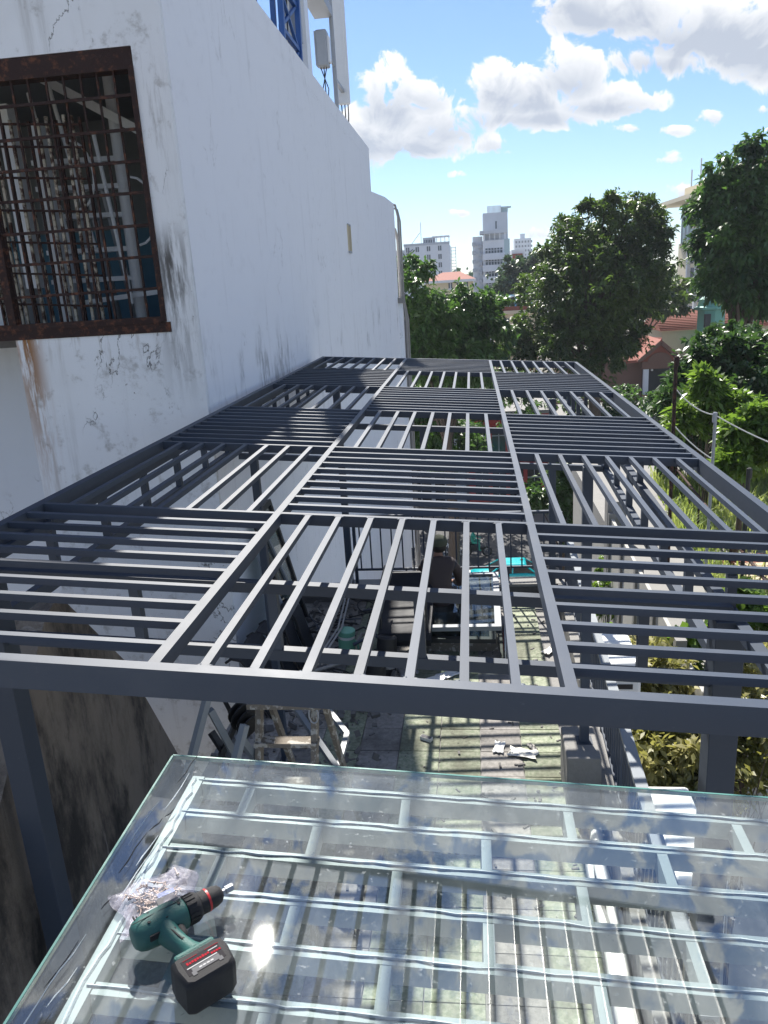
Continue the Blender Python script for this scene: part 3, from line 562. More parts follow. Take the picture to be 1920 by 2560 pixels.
# steel roof frame high above, seen mirrored in the glass
of = thing('upper_roof_frame', 'dark steel roof bars high above, mirrored in the glass sheet', 'roof frame', (0, 0, -4))
for i in range(23): MB().bb(-2.3 + i * .2 - .02, -2.3 + i * .2 + .02, -2, 5.3, 2.29, 2.31).obj('bar', 'black_iron', of)
for y in (5.325, 3.6, 1.9, .2, -2.0): MB().bb(-2.4, 2.3, y - .024, y + .024, 2.312, 2.36).obj('beam', 'black_iron', of)
for x in (-2.3, 2.2): MB().bb(x - .05, x + .05, -2.1, -1.98, -4.0, 2.31).obj('post', 'black_iron', of)

# ------------------------------------------------------------------ cordless drill
R0, T0 = gp(356, 2336, .039), gp(545, 2236, .039); dn = Vector((math.sin(GS), 0, math.cos(GS)))
du = (T0 - R0); du = (du - dn * du.dot(dn)).normalized(); dv = dn.cross(du)
if (gp(500, 2440, .039) - R0).dot(dv) < 0: dv = -dv
DR = Matrix((du, dv, dn)).transposed(); DO = R0 - dn * .034; DS = .88
def D(u, v, w): return DO + DR @ Vector((u, v, w)) * DS
class DMB(MB):
    '''mesh builder in the drill's own scale'''
    def box(s, c, d, R=None): return MB.box(s, c, Vector(d) * DS, R)
    def lathe(s, o, axis, prof, *a): return MB.lathe(s, o, axis, [(t * DS, r * DS) for t, r in prof], *a)
dr = thing('cordless_drill', 'green cordless drill with black battery lying on the glass sheet', 'drill', tuple(DO))
def dl(name, prof, mat, c=(0, .0, .039), flat=1., smooth=True, parent=dr, n=28, axis=None):
    return DMB().lathe(D(*c), axis or du, prof, n, flat, dn).obj(name, mat, parent, smooth)
body = dl('motor_housing', [(-.022, .012), (-.020, .022), (-.012, .030), (0, .0345), (.03, .037), (.07, .036), (.092, .033), (.096, .028)], 'drill_green')
for k in range(5): DMB().box(D(-.006 + k * .006, -.022 + .003 * k, .064 - .001 * k), (.002, .016, .006), DR).obj('vent_slot', 'drill_black', body)
for u, v in ((.012, .012), (.048, .018), (.082, .004), (.05, .05), (.052, .085), (.02, -.01)): DMB().lathe(D(u, v, (.039 + (max(0, .0357 ** 2 - v * v)) ** .5 - .0035) if v < .03 else .0585), dn, [(0, .0035), (.0038, .0035)], 12).obj('screw', 'drill_black', body)
DMB().box(D(.075, -.012, .070), (.028, .014, .004), DR @ Matrix.Rotation(.3, 3, 'X')).obj('worn_patch', 'label_grey', body); DMB().box(D(.03, -.02, .068), (.03, .007, .004), DR @ Matrix.Rotation(.45, 3, 'X')).obj('nameplate', 'label_white', body)
DMB().box(D(.035, .0, .0752), (.11, .0012, .0012), DR).obj('seam', 'drill_black', body)
DMB().box(D(.028, .034, .050), (.05, .004, .014), DR).obj('grip_panel', 'drill_black', body, bevel=.001)
DMB().box(D(.046, .062, .0605), (.004, .05, .006), DR @ Matrix.Rotation(-.2, 3, 'Z')).obj('grip_panel', 'drill_black', body, bevel=.001)
col = dl('clutch_collar', [(.094, .027), (.097, .0305), (.120, .0305), (.124, .029), (.128, .026)], 'drill_black')
for k in range(18):
    a = 2 * PI * k / 18; DMB().box(D(.108, .0305 * math.cos(a), .039 + .0305 * math.sin(a)), (.020, .003, .003), DR @ Matrix.Rotation(a, 3, 'X')).obj('rib', 'drill_black', col)
ch = dl('chuck', [(.127, .021), (.129, .0245), (.145, .0245), (.165, .0225), (.178, .019), (.184, .012)], 'drill_black')
dl('ring', [(.1455, .0249), (.1505, .0247)], 'drill_red', parent=ch)
bit = dl('bit_holder', [(.182, .0055), (.193, .0055), (.194, .0085), (.212, .0085), (.213, .006)], 'grey_metal', n=6, smooth=False)
# handle, trigger, foot
hp = [(.040, .018), (.043, .045), (.050, .075), (.056, .100), (.060, .122)]
hm = DMB(); ring = []
for i, (u, v) in enumerate(hp):
    a_, b_ = (.030, .026, .022, .023, .030)[i], (.030, .025, .023, .024, .030)[i]
    for k in range(16):
        t = 2 * PI * k / 16; ring.append(D(u + a_ * math.cos(t) * .85, v, .039 + b_ * math.sin(t)))
hm.add(ring, [(i * 16 + k, i * 16 + (k + 1) % 16, (i + 1) * 16 + (k + 1) % 16, (i + 1) * 16 + k) for i in range(4) for k in range(16)]).obj('handle', 'drill_green', dr, True)
DMB().lathe(D(.066, .030, .039), dv, [(0, .008), (.006, .012), (.026, .010), (.032, .006)], 14).obj('trigger', 'drill_black', dr, True)
DMB().box(D(.055, .130, .039), (.088, .016, .066), DR).obj('foot', 'drill_green', dr, bevel=.006); DMB().box(D(.062, .139, .067), (.075, .010, .010), DR).obj('latch', 'drill_green', dr, bevel=.003)
# battery: chamfered block
bt = DMB(); q = [(0, .138), (.012, .136), (.098, .136), (.110, .140), (.112, .165), (.106, .205), (.094, .214), (.012, .214), (.0, .206), (-.004, .165)]
n_ = len(q); lev = [(.003, .94), (.010, 1.0), (.062, 1.0), (.071, .97), (.077, .86)]
cu = sum(a for a, b in q) / n_; cv = sum(b for a, b in q) / n_
bt.add([D(cu + (a - cu) * s_, cv + (b - cv) * s_, w) for w, s_ in lev for a, b in q], [(i * n_ + k, i * n_ + (k + 1) % n_, (i + 1) * n_ + (k + 1) % n_, (i + 1) * n_ + k) for i in range(4) for k in range(n_)] + [tuple(range(n_))[::-1], tuple(4 * n_ + k for k in range(n_))])
ba = bt.obj('battery', 'drill_black', dr, True)
def plate(name, u, v, lu, lv, mat, h=.0772, th=.0006): return DMB().box(D(u, v, h), (lu, lv, th), DR).obj(name, mat, ba)
plate('label', .054, .172, .078, .040, 'drill_label'); plate('label_panel', .054, .184, .058, .013, 'label_grey', .0777)
for u in (.026, .082): plate('label_tab', u, .191, .009, .010, 'label_grey', .0779)
plate('label_line', .050, .175, .064, .0022, 'label_white', .0779); plate('label_line', .080, .160, .020, .0018, 'label_white', .0779)
for k in range(9): plate('label_mark', .024 + k * .0055, .164 + (k % 2) * .0007, .0042, .005 if k % 3 else .0065, 'label_red', .0779)
for k in range(4): plate('label_mark', .074 + k * .0055, .169, .0042, .0045, 'label_red', .0780)
for k in range(4): plate('label_box', .042 + k * .008, .1845, .0062, .0034, 'label_white', .0781)
for a, b in ((.034, .1535), (.08, .1535)): plate('label_line', a, b, .030, .0008, 'label_red', .0779)

# ------------------------------------------------------------------ bag of screws
B0 = gp(392, 2252, .0); bg_ = thing('screw_bag', 'crumpled translucent plastic bag of screws behind the drill', 'bag', tuple(B0))
ax = (gp(475, 2215) - gp(392, 2252)).normalized(); ay = dn.cross(ax)
def Bp(a, b, h): return B0 + ax * a * .9 + ay * b * .9 + dn * h * .85
nb_, mb_ = 34, 30; vs = []; fs = []
for side in (0, 1):
    for i in range(nb_):
        for j in range(mb_):
            a, b = i / (nb_ - 1) * 2 - 1, j / (mb_ - 1) * 2 - 1
            env = max(0, 1 - abs(a) ** 3.5) * max(0, 1 - abs(b) ** 3.5)
            wr = math.sin(a * 9 + b * 4) * .5 + math.sin(a * 4 - b * 11 + 1) * .5 + random.uniform(-.22, .22)
            h = (.003 + env * (.021 + .006 * wr) + (1 - env) * .004 * (1 + wr) * (b > .2)) if side else .0015
            sk = .012 * math.sin(b * 3 + 1); vs.append(Bp((a * (.086 + .010 * math.sin(b * 4)) + sk), b * (.072 + .008 * math.sin(a * 5 + 2)), h))
    o_ = side * nb_ * mb_; fs += [(o_ + i * mb_ + j, o_ + (i + 1) * mb_ + j, o_ + (i + 1) * mb_ + j + 1, o_ + i * mb_ + j + 1) for i in range(nb_ - 1) for j in range(mb_ - 1)]
MB().add(vs, fs).obj('film', 'bag_film', bg_, True)
sc = MB()
for k in range(110):
    a = random.gauss(-.004, .032); b = random.gauss(-.012, .028); t = random.uniform(0, 2 * PI); L = random.uniform(.012, .022)
    if abs(a) > .066 or abs(b) > .055: continue
    p_ = Bp(a, b, random.uniform(.004, .014)); q_ = p_ + (ax * math.cos(t) + ay * math.sin(t)) * L + dn * random.uniform(-.003, .004)
    sc.tube([p_, p_ + (q_ - p_) * .12, p_ + (q_ - p_) * .2, q_], [.0036, .0034, .0016, .0012], 6)
o = sc.obj('screws', 'screw_zinc', bg_); o['kind'] = 'stuff'
MB().box(Bp(.012, -.030, .015), (.036, .026, .010), Matrix((ax, ay, dn)).transposed()).obj('bit_case', 'label_grey', bg_); MB().box(Bp(.018, -.010, .016), (.034, .012, .009), Matrix((ax, ay, dn)).transposed()).obj('bit_case', 'blue_steel', bg_)

# ------------------------------------------------------------------ things on the terrace
# step ladder
ld = thing('step_ladder', 'paint-splashed wooden step ladder standing beside the glass sheet', 'ladder', (-1.2, 4.3, FZ))
for x in (-1.405, -1.045): MB().bar((x, 4.33, -2.47), (x - .05, 3.90, FZ), .035, .06).obj('front_rail', 'wood_grey', ld); MB().bar((x + .03, 4.40, -2.48), (x + .10, 5.05, FZ), .03, .045).obj('back_rail', 'wood_grey', ld)
MB().bb(-1.46, -.99, 4.22, 4.42, -2.49, -2.455).obj('top_step', 'wood_grey', ld)
for k in range(1, 6):
    z = -2.49 - k * .25; y = 4.33 + (z + 2.47) * .281; MB().bb(-1.44, -1.03, y - .045, y + .045, z - .014, z + .014).obj('step', 'wood_grey', ld)
MB().tube([(-1.04 + .03 * math.sin(t), 4.23, -2.47 + .06 * (math.cos(t) - 1)) for t in [2 * PI * i / 10 for i in range(10)]], .006, 6, True).obj('hook', 'grey_metal', ld)
# steel channel trestles against the gable wall
def frame_thing(name, label, cat, bars, mat, w=.05, h=.05, group=None):
    ps = [Vector(p) for b in bars for p in b]; c = sum(ps, Vector()) / len(ps); t_ = thing(name, label, cat, (c.x, c.y, min(p.z for p in ps)), group)
    for p, q in bars: MB().bar(p, q, w, h).obj('bar', mat, t_)
    return t_
def fy(x, y, Y): return aty(x, y, Y)
frame_thing('steel_trestle', 'grey steel channel trestle leaning beside the mouldy gable wall', 'trestle',
            [(fy(530, 1700, 4.15), fy(466, 1945, 3.95)), (fy(526, 1775, 4.11), fy(628, 1965, 4.25)), (fy(612, 1812, 4.1), fy(572, 1965, 3.95)), (fy(598, 1840, 4.15), fy(655, 1920, 4.3))], 'galvanised', .045, .04)
frame_thing('iron_stand', 'black iron stand leaning on the wall behind the steel trestle', 'stand', [(fy(545, 1720, 4.7), fy(592, 1810, 4.75)), (fy(600, 1790, 4.7), fy(556, 1880, 4.65)), (fy(528, 1830, 4.7), fy(580, 1910, 4.65)), (fy(556, 1880, 4.65), fy(552, 2010, 4.6)), (fy(580, 1910, 4.65), fy(578, 2010, 4.6))], 'black_iron', .05, .03)
c = fy(612, 1785, 4.62); sp_ = thing('cable_drum', 'stack of black rubber discs hanging on the iron stand', 'discs', tuple(c))
for k in range(4): MB().lathe(c + Vector((.035 * k - .05, -.03 * k, -.02 * k + .03)), (.8, -.5, -.3), [(0, .03), (.004, .10 - .012 * abs(k - 1)), (.018, .105 - .012 * abs(k - 1)), (.03, .04)], 22).obj('disc', 'black_rubber', sp_, True)
frame_thing('bent_rail', 'bent grey steel rail lying on the floor beside the ladder', 'rail', [(fy(800, 1750, 5.6), fy(868, 1836, 5.15)), (fy(868, 1836, 5.15), fy(842, 1930, 4.75)), (fy(735, 1765, 5.2), fy(845, 1925, 4.72))], 'galvanised', .04, .04)
# window frames leaning on the white wall
def window_frame(name, label, quad, th, mat='galvanised', pane=True, group=None):
    q = [Vector(p) for p in quad]; c = sum(q, Vector()) / 4; r = thing(name, label, 'window frame', (c.x, c.y, min(p.z for p in q)), group)
    nrm = (q[1] - q[0]).cross(q[3] - q[0]).normalized()
    for i in range(4):
        a, b = q[i], q[(i + 1) % 4]; d = (b - a).normalized() * (th * .5 if i % 2 == 0 else -th * .5); MB().bar(a - d, b + d, .05, th, (b - a).cross(nrm)).obj('stile' if i % 2 else 'rail', mat, r)
    if pane:
        c0 = c; vs = [c0 + (p - c0) * .96 for p in q]; MB().prism(vs, nrm * .005).obj('pane', 'window_glass', r)
    return r
window_frame('window_frame', 'tall aluminium window frame leaning on the white wall', [(-2.16, 8.25, FZ), (-2.16, 8.95, FZ), (-2.52, 9.0, -2.45), (-2.52, 8.3, -2.45)], .06, 'black_iron')
window_frame('window_frame', 'narrow grey window frame leaning in front of the taller one', [(-2.02, 8.0, FZ), (-2.02, 8.45, FZ), (-2.45, 8.5, -2.75), (-2.45, 8.05, -2.75)], .05, 'galvanised')
window_frame('window_frame', 'grey window frame lying on the stack before the crouching worker', [(-.62, 7.85, -3.62), (.20, 7.82, -3.60), (.22, 9.35, -3.58), (-.62, 9.40, -3.60)], .07)
window_frame('window_frame', 'lower window frame at the bottom of the lying stack', [(-.66, 7.95, -3.80), (.14, 7.92, -3.80), (.15, 9.40, -3.80), (-.66, 9.42, -3.80)], .07, 'black_iron')
pk = thing('packing_board', 'white board with red print propped on the lying window frames', 'board', (.3, 7.9, FZ))
MB().bar((.27, 7.72, FZ + .02), (.30, 8.75, FZ + .10), .012, .30).obj('panel', 'paper', pk); MB().bar((.258, 7.95, FZ + .10), (.262, 8.2, FZ + .14), .004, .10).obj('print', 'red_paint', pk)
for y in (8.1, 9.1): tag(MB().bb(-.7, .2, y - .05, y + .05, FZ, -3.83).obj('timber_block', 'wood_grey'), 'timber bearer under the %s end of the lying window frames' % ('near' if y < 8.5 else 'worker\'s'), 'timber')
# stacked black curved loungers along the wall
for k in range(5):
    y0 = 6.75 + k * .30; x0 = -2.02 + .05 * k; r = thing('curved_chair_shell', 'black curved chair shell %s in the row along the white wall' % ('nearest the steel post', 'second from the steel post', 'third from the steel post', 'fourth from the steel post', 'nearest the window frames')[k], 'chair', (x0, y0, FZ), 'stacked chair shells')
    pr = [(-.02, .0), (-.10, .14), (-.16, .34), (-.20, .52), (-.27, .62), (-.36, .64), (-.42, .60)]; nx = len(pr)
    vs = [(x0 + a * (1 + .02 * e), y0 + e, FZ + b) for e in (-.14, .14) for a, b in pr]
    sh = MB().add(vs + [(x + .012, y, z + .012) for x, y, z in vs], [(i, i + 1, nx + i + 1, nx + i) for i in range(nx - 1)] + [(2 * nx + i, 3 * nx + i, 3 * nx + i + 1, 2 * nx + i + 1) for i in range(nx - 1)]).obj('shell', 'black_leather', r, True)
    for e in (-.14, .14): MB().tube([(x0 + a, y0 + e, FZ + b + .006) for a, b in pr], .014, 8).obj('rim', 'black_rubber', r, True)
# black leather lounge in the middle
lg = thing('lounge_chair', 'black leather lounge seat with rounded front edge on thin iron legs', 'chair', (-.8, 8.0, FZ))
pr = [(7.62, -3.72), (7.58, -3.64), (7.60, -3.56), (7.70, -3.52), (7.95, -3.53), (8.2, -3.50), (8.42, -3.40), (8.52, -3.22), (8.58, -3.22), (8.56, -3.45), (8.46, -3.60), (8.2, -3.66), (7.8, -3.70)]
MB().prism([(-1.08, y, z) for y, z in pr], (.56, 0, 0)).obj('seat', 'black_leather', lg, True)
for x in (-1.05, -.56):
    for y in (7.72, 8.4): MB().tube([(x, y, FZ), (x, y + .02, -3.62)], .013, 8).obj('leg', 'black_iron', lg)
    MB().tube([(x, 7.66, FZ), (x, 7.66, -3.2), (x, 7.7, -3.1), (x, 8.3, -3.05)], .012, 8).obj('arm', 'black_iron', lg)
# green jug, conduits, hoses
j = atz(868, 1644, FZ); jg = thing('water_jug', 'mint green plastic water jug with a handle', 'jug', tuple(j))
MB().lathe(j, (0.05, 0, 1), [(0, .085), (.01, .092), (.22, .095), (.25, .088)], 24).obj('body', 'green_plastic', jg, True); MB().lathe(j + Vector((.0125, 0, .25)), (.05, 0, 1), [(0, .09), (.035, .09)], 24).obj('band', 'white_plastic', jg, True)
MB().lathe(j + Vector((.0145, 0, .285)), (.05, 0, 1), [(0, .096), (.05, .098), (.058, .09)], 24).obj('lid', 'green_plastic', jg, True); MB().tube([j + Vector((.09, -.02, .23)), j + Vector((.14, -.03, .20)), j + Vector((.14, -.03, .10)), j + Vector((.09, -.02, .06))], .011, 8).obj('handle', 'green_plastic', jg, True)
cb = thing('conduit_pile', 'tangle of dark conduits and cables heaped round the green jug', 'conduits', (-1.5, 7.9, FZ))
for k in range(26):
    c = Vector((random.uniform(-2.0, -1.0), random.uniform(7.0, 9.0), FZ + random.uniform(.03, .3))); a = random.uniform(0, 2 * PI); L = random.uniform(.3, .9); d = Vector((math.cos(a), math.sin(a) * .7, 0)) * L
    if k % 4 == 0: MB().tube([c + Vector((.11 * math.cos(t), .09 * math.sin(t), .05 * math.sin(t + k))) for t in [2 * PI * i / 14 for i in range(14)]], .008, 6, True).obj('coil', 'black_rubber', cb)
    else: MB().tube([c - d * .5 + Vector((0, 0, .02)), c + Vector((0, random.uniform(-.1, .1), .08)), c + d * .5], random.choice((.008, .011, .018)), 7).obj('conduit', random.choice(('black_iron', 'cable_grey', 'black_rubber', 'slate_steel')), cb, True)
for k in range(2): MB().tube([aty(x + 9 * k, y, Y) for x, y, Y in ((872, 1440, 9.3), (862, 1500, 8.6), (845, 1570, 7.9), (812, 1620, 7.2), (795, 1660, 6.8))], .011, 7).obj('cable', 'cable_grey', cb, True)
for k, (x, y) in enumerate(((-1.02, 7.5), (-1.1, 7.2))):
    pl = thing('rubber_roll', ('thick black rubber roll' if k else 'upright black rubber sleeve') + ' beside the green jug', 'roll', (x, y, FZ)); MB().lathe((x, y, FZ), (.1, .15, 1), [(0, .10), (.01, .115), (.42 - .1 * k, .105), (.44 - .1 * k, .08), (.43 - .1 * k, .05)], 20).obj('sleeve', 'black_rubber', pl, True); MB().lathe((x, y, FZ), (.1, .15, 1), [(.1, .117), (.13, .117)], 20).obj('band', 'cable_grey', pl, True)
# rubble heap along the wall foot, boards and junk
rb = MB()
for k in range(420):
    c = Vector((random.uniform(-2.4, -1.1) + random.gauss(0, .1), random.uniform(5.2, 9.4), FZ + random.uniform(0, .10))); s_ = random.uniform(.015, .07)
    rb.box(c, (s_ * random.uniform(.5, 2.2), s_, s_ * random.uniform(.2, .8)), Matrix.Rotation(random.uniform(0, 3), 3, (random.random(), random.random(), random.random() + .1)))
o = tag(rb.obj('rubble', 'dark_concrete'), 'grey rubble and scraps strewn along the wall foot', 'rubble'); o['kind'] = 'stuff'
# litter
def sheet(px, py, w, h, mat, label, cat, lift=.008, n=9):
    c = atz(px, py, FZ + .012); a = random.uniform(0, PI); vs = []
    for i in range(n):
        for k in range(n):
            u, v = (i / (n - 1) - .5) * w, (k / (n - 1) - .5) * h; f = 1 + .10 * math.sin(i * 1.7 + k)
            vs.append((c.x + (u * math.cos(a) - v * math.sin(a)) * f, c.y + (u * math.sin(a) + v * math.cos(a)) * f, FZ + .010 + abs(random.gauss(0, lift))))
    o = tag(MB().add(vs, [(i * n + k, (i + 1) * n + k, (i + 1) * n + k + 1, i * n + k + 1) for i in range(n - 1) for k in range(n - 1)]).obj(cat.replace(' ', '_'), mat, smooth=True), label, cat)
    m_ = o.modifiers.new('thickness', 'SOLIDIFY'); m_.thickness = .002; return o
sheet(1308, 1884, .24, .13, 'paper', 'crumpled white cloth on the grey tile strip', 'cloth', .010)
sheet(1248, 1868, .09, .17, 'white_plastic', 'torn white wrapper beside the crumpled cloth', 'wrapper', .006)
sheet(1372, 1628, .10, .16, 'paper', 'bent white paper near the dark railing', 'paper', .008)
sheet(1330, 1868, .11, .05, 'cable_grey', 'grey scrap between the wrapper and the concrete plinth', 'scrap', .01); sheet(1352, 1740, .08, .05, 'paper', 'pale offcut beyond the concrete plinth', 'offcut', .01)
sheet(1110, 1690, .35, .14, 'white_plastic', 'pale plastic film under the lying window frames', 'film', .008); sheet(1010, 1668, .40, .2, 'cable_grey', 'grey dust sheet below the leather lounge seat', 'dust sheet', .01)
c = atz(1066, 1850, FZ); bx = thing('small_box', 'small white carton lying alone on the green tiles', 'carton', (c.x, c.y, FZ)); Rz = Matrix.Rotation(-.5, 3, 'Z')
MB().box((c.x, c.y, FZ + .018), (.11, .045, .034), Rz).obj('carton', 'paper', bx); MB().box((c.x, c.y, FZ + .0365), (.10, .036, .003), Rz).obj('flap', 'label_grey', bx)
db = MB()
for k in range(320):
    x, y = random.uniform(-1.2, .8), random.uniform(4.2, 9.3); s_ = random.uniform(.004, .022); db.box((x, y, FZ + s_ * .3), (s_ * random.uniform(.6, 4), s_, s_ * .5), Matrix.Rotation(random.uniform(0, 3), 3, 'Z'))
o = tag(db.obj('grit', 'dark_concrete'), 'scattered dark grit and chips on the terrace tiles', 'grit'); o['kind'] = 'stuff'
# wrapped pipes by the side kerb, air-conditioner condensers on the outer wall
for k, (dx, r) in enumerate(((-.17, .045), (-.245, .03))):
    pts = [(rx(y) + dx + .02 * math.sin(y * 5 + k), y, FZ + r + .004 * math.sin(y * 11)) for y in np.linspace(2.2, 5.1 - k * .4, 30)]
    tag(MB().tube(pts, [r * random.uniform(.9, 1.12) for _ in pts], 10).obj('wrapped_pipe', 'white_plastic', smooth=True), ('thick' if k == 0 else 'thin') + ' white taped pipe running along the kerb below the glass', 'pipe')
for k, (y0, x0, lab) in enumerate(((4.15, 1.16, 'white air-conditioner box beside the thick outer post'), (7.0, 1.22, 'white air-conditioner box with dark vents farther along the railing'))):
    a = thing('condenser_unit', lab, 'air conditioner', (x0 + .16, y0 + .4, -4.3)); MB().bb(x0, x0 + .32, y0, y0 + .95 - k * .2, -4.25, -3.62).obj('case', 'white_plastic', a, bevel=.03)
    for i in range(2): MB().bb(x0 + .05, x0 + .24, y0 - .008, y0 + .004, -3.80 - i * .09, -3.75 - i * .09).obj('vent', 'black_rubber', a)
    for yy in (y0 + .12, y0 + .65): MB().bb(rx(yy) + .05, x0 + .3, yy, yy + .04, -4.30, -4.25).obj('bracket', 'grey_metal', a)
    MB().lathe((x0 + .321, y0 + .45, -3.95), (1, 0, 0), [(0, .2), (.012, .2), (.014, .05)], 20).obj('fan_guard', 'cable_grey', a)
lgd = tag(MB().bb(1.04, 2.6, .4, 4.0, -4.75, -4.6).obj('lower_ledge', 'concrete'), 'concrete ledge outside the railing below the glass', 'ledge')
for k in range(4):
    a = Vector((1.35 + k * .16, 1.9 + .1 * k, -4.58 + .02 * k)); tag(MB().bar(a, a + Vector((.12 - .05 * k, 1.5, .02)), .04, .02).obj('wood_lath', 'wood_lath'), ('longest pale', 'second pale', 'third pale', 'outermost pale')[k] + ' wooden lath lying on the outer ledge', 'lath', 'laths on the ledge')

# ------------------------------------------------------------------ worker
Hd = aty(1092, 1362, 8.72); mx_, my_ = Hd.x + .02, Hd.y - .10
pe = thing('person', 'worker in dark brown jacket and olive cap crouching with back turned', 'person', (mx_, my_, FZ))
def skin(name, verts, edges, radii, mat, sub=2):
    me = bpy.data.meshes.new(name); me.from_pydata([tuple(v) for v in verts], edges, []); me.update(); o = bpy.data.objects.new(name, me); COL.objects.link(o); setp(o, pe)
    me.materials.append(MATS[mat]); m_ = o.modifiers.new('skin', 'SKIN'); m_.use_smooth_shade = True
    for i, r in enumerate(radii): me.skin_vertices[0].data[i].radius = r if isinstance(r, tuple) else (r, r)
    me.skin_vertices[0].data[0].use_root = True; s_ = o.modifiers.new('sub', 'SUBSURF'); s_.levels = sub; s_.render_levels = sub; return o
hz = Hd.z - FZ                                              # head height above the floor
def mp(x, y, z): return Vector((mx_ + x, my_ + y, FZ + z))
pel, wst, chs, nk = mp(0, -.10, hz - .66), mp(0, -.10, hz - .50), mp(0, -.02, hz - .26), mp(-.01, .05, hz - .13)
skin('body', [pel, wst, chs, nk, mp(-.17, 0, hz - .20), mp(-.25, .10, hz - .46), mp(-.19, .34, hz - .52), mp(.17, 0, hz - .20), mp(.25, .08, hz - .46), mp(.17, .34, hz - .54), mp(-.11, -.08, hz - .70), mp(-.16, .28, .42), mp(-.16, .12, .06), mp(-.17, .30, .03), mp(.11, -.08, hz - .70), mp(.16, .26, .40), mp(.16, .10, .06), mp(.17, .28, .03)],
     [(0, 1), (1, 2), (2, 3), (2, 4), (4, 5), (5, 6), (2, 7), (7, 8), (8, 9), (0, 10), (10, 11), (11, 12), (12, 13), (0, 14), (14, 15), (15, 16), (16, 17)],
     [(.14, .11), (.135, .10), (.15, .11), .055, .065, .045, .032, .065, .045, .032, .085, .065, .045, .035, .085, .065, .045, .035], 'dark_trousers')
skin('jacket', [mp(0, -.11, hz - .72), mp(0, -.11, hz - .58), mp(0, -.09, hz - .42), mp(0, -.03, hz - .25), mp(-.01, .04, hz - .14), mp(-.15, .0, hz - .19), mp(-.215, .03, hz - .30), mp(-.245, .10, hz - .47), mp(-.19, .31, hz - .52), mp(.15, .0, hz - .19), mp(.215, .03, hz - .30), mp(.245, .08, hz - .47), mp(.175, .31, hz - .54)],
     [(0, 1), (1, 2), (2, 3), (3, 4), (3, 5), (5, 6), (6, 7), (7, 8), (3, 9), (9, 10), (10, 11), (11, 12)], [(.15, .125), (.155, .13), (.158, .125), (.145, .11), .07, .074, .066, .058, .046, .074, .066, .058, .046], 'brown_jacket')
hd = MB(); hv = []; hc = mp(0, .10, hz)
for i in range(17):
    ph = PI * i / 16
    for k in range(24):
        th = 2 * PI * k / 24; x, y, z = math.sin(ph) * math.cos(th) * .078, math.sin(ph) * math.sin(th) * .098, math.cos(ph) * .118
        if z < -.02: x *= 1 - .25 * (-z / .118) ** 1.2; y = y * (1 - .30 * (-z / .118)) + .012
        if y > .07 and -.04 < z < .02 and abs(x) < .02: y += .022
        hv.append(hc + Matrix.Rotation(.35, 3, 'Z') @ Vector((x, y, z)))
hd.add(hv, [(i * 24 + k, i * 24 + (k + 1) % 24, (i + 1) * 24 + (k + 1) % 24, (i + 1) * 24 + k) for i in range(16) for k in range(24)]).obj('head', 'skin', pe, True)
RH = Matrix.Rotation(.35, 3, 'Z')
def H(x, y, z): return hc + RH @ Vector((x, y, z))
MB().lathe(H(-.01, 0, -.16), (0, .15, 1), [(0, .055), (.08, .05)], 16).obj('neck', 'skin', pe, True)
for s_ in (-1, 1): MB().lathe(H(.078 * s_, -.005, -.01), RH @ Vector((s_, -.3, 0)), [(0, .012), (.008, .03), (.014, .022)], 14, .6).obj('ear', 'skin', pe, True)
MB().lathe(H(0, -.012, -.075), RH @ Vector((0, 0, 1)), [(0, .062), (.03, .085), (.08, .093), (.10, .09)], 24).obj('hair', 'hair', pe, True)
cp = MB().lathe(H(0, -.006, .015), RH @ Vector((0, -.08, 1)), [(0, .101), (.03, .102), (.065, .094), (.092, .066), (.105, .03), (.108, .004)], 28).obj('cap', 'olive_cloth', pe, True)
br = [H(.08 * math.sin(t), .075 + .085 * math.cos(t), .026) for t in [PI * (i / 10 - .5) for i in range(11)]]; MB().prism(br, (0, 0, .008)).obj('brim', 'olive_cloth', pe)
for s_, (wx, wy, wz) in ((-1, (-.19, .34, hz - .52)), (1, (.17, .34, hz - .54))):
    w0 = mp(wx, wy, wz); hm_ = MB(); hm_.lathe(w0 - Vector((0, .04, 0)), (-.2 * s_, 1, -.25), [(0, .026), (.03, .034), (.075, .04), (.10, .034)], 14, .55)
    for f in range(4): b0 = w0 + Vector((-.02 * s_ + (f - 1.5) * .019, .06, -.02)); L = (.055, .065, .06, .045)[f]; hm_.tube([b0, b0 + Vector((0, L * .6, -.012)), b0 + Vector((0, L * .9, -.04)), b0 + Vector((0, L * .8, -.06))], [.010, .0095, .009, .007], 8)
    b0 = w0 + Vector((-.035 * s_, .0, -.01)); hm_.tube([b0, b0 + Vector((-.03 * s_, .03, -.01)), b0 + Vector((-.035 * s_, .06, -.03))], [.012, .011, .008], 8); hm_.obj('hand', 'skin', pe, True)
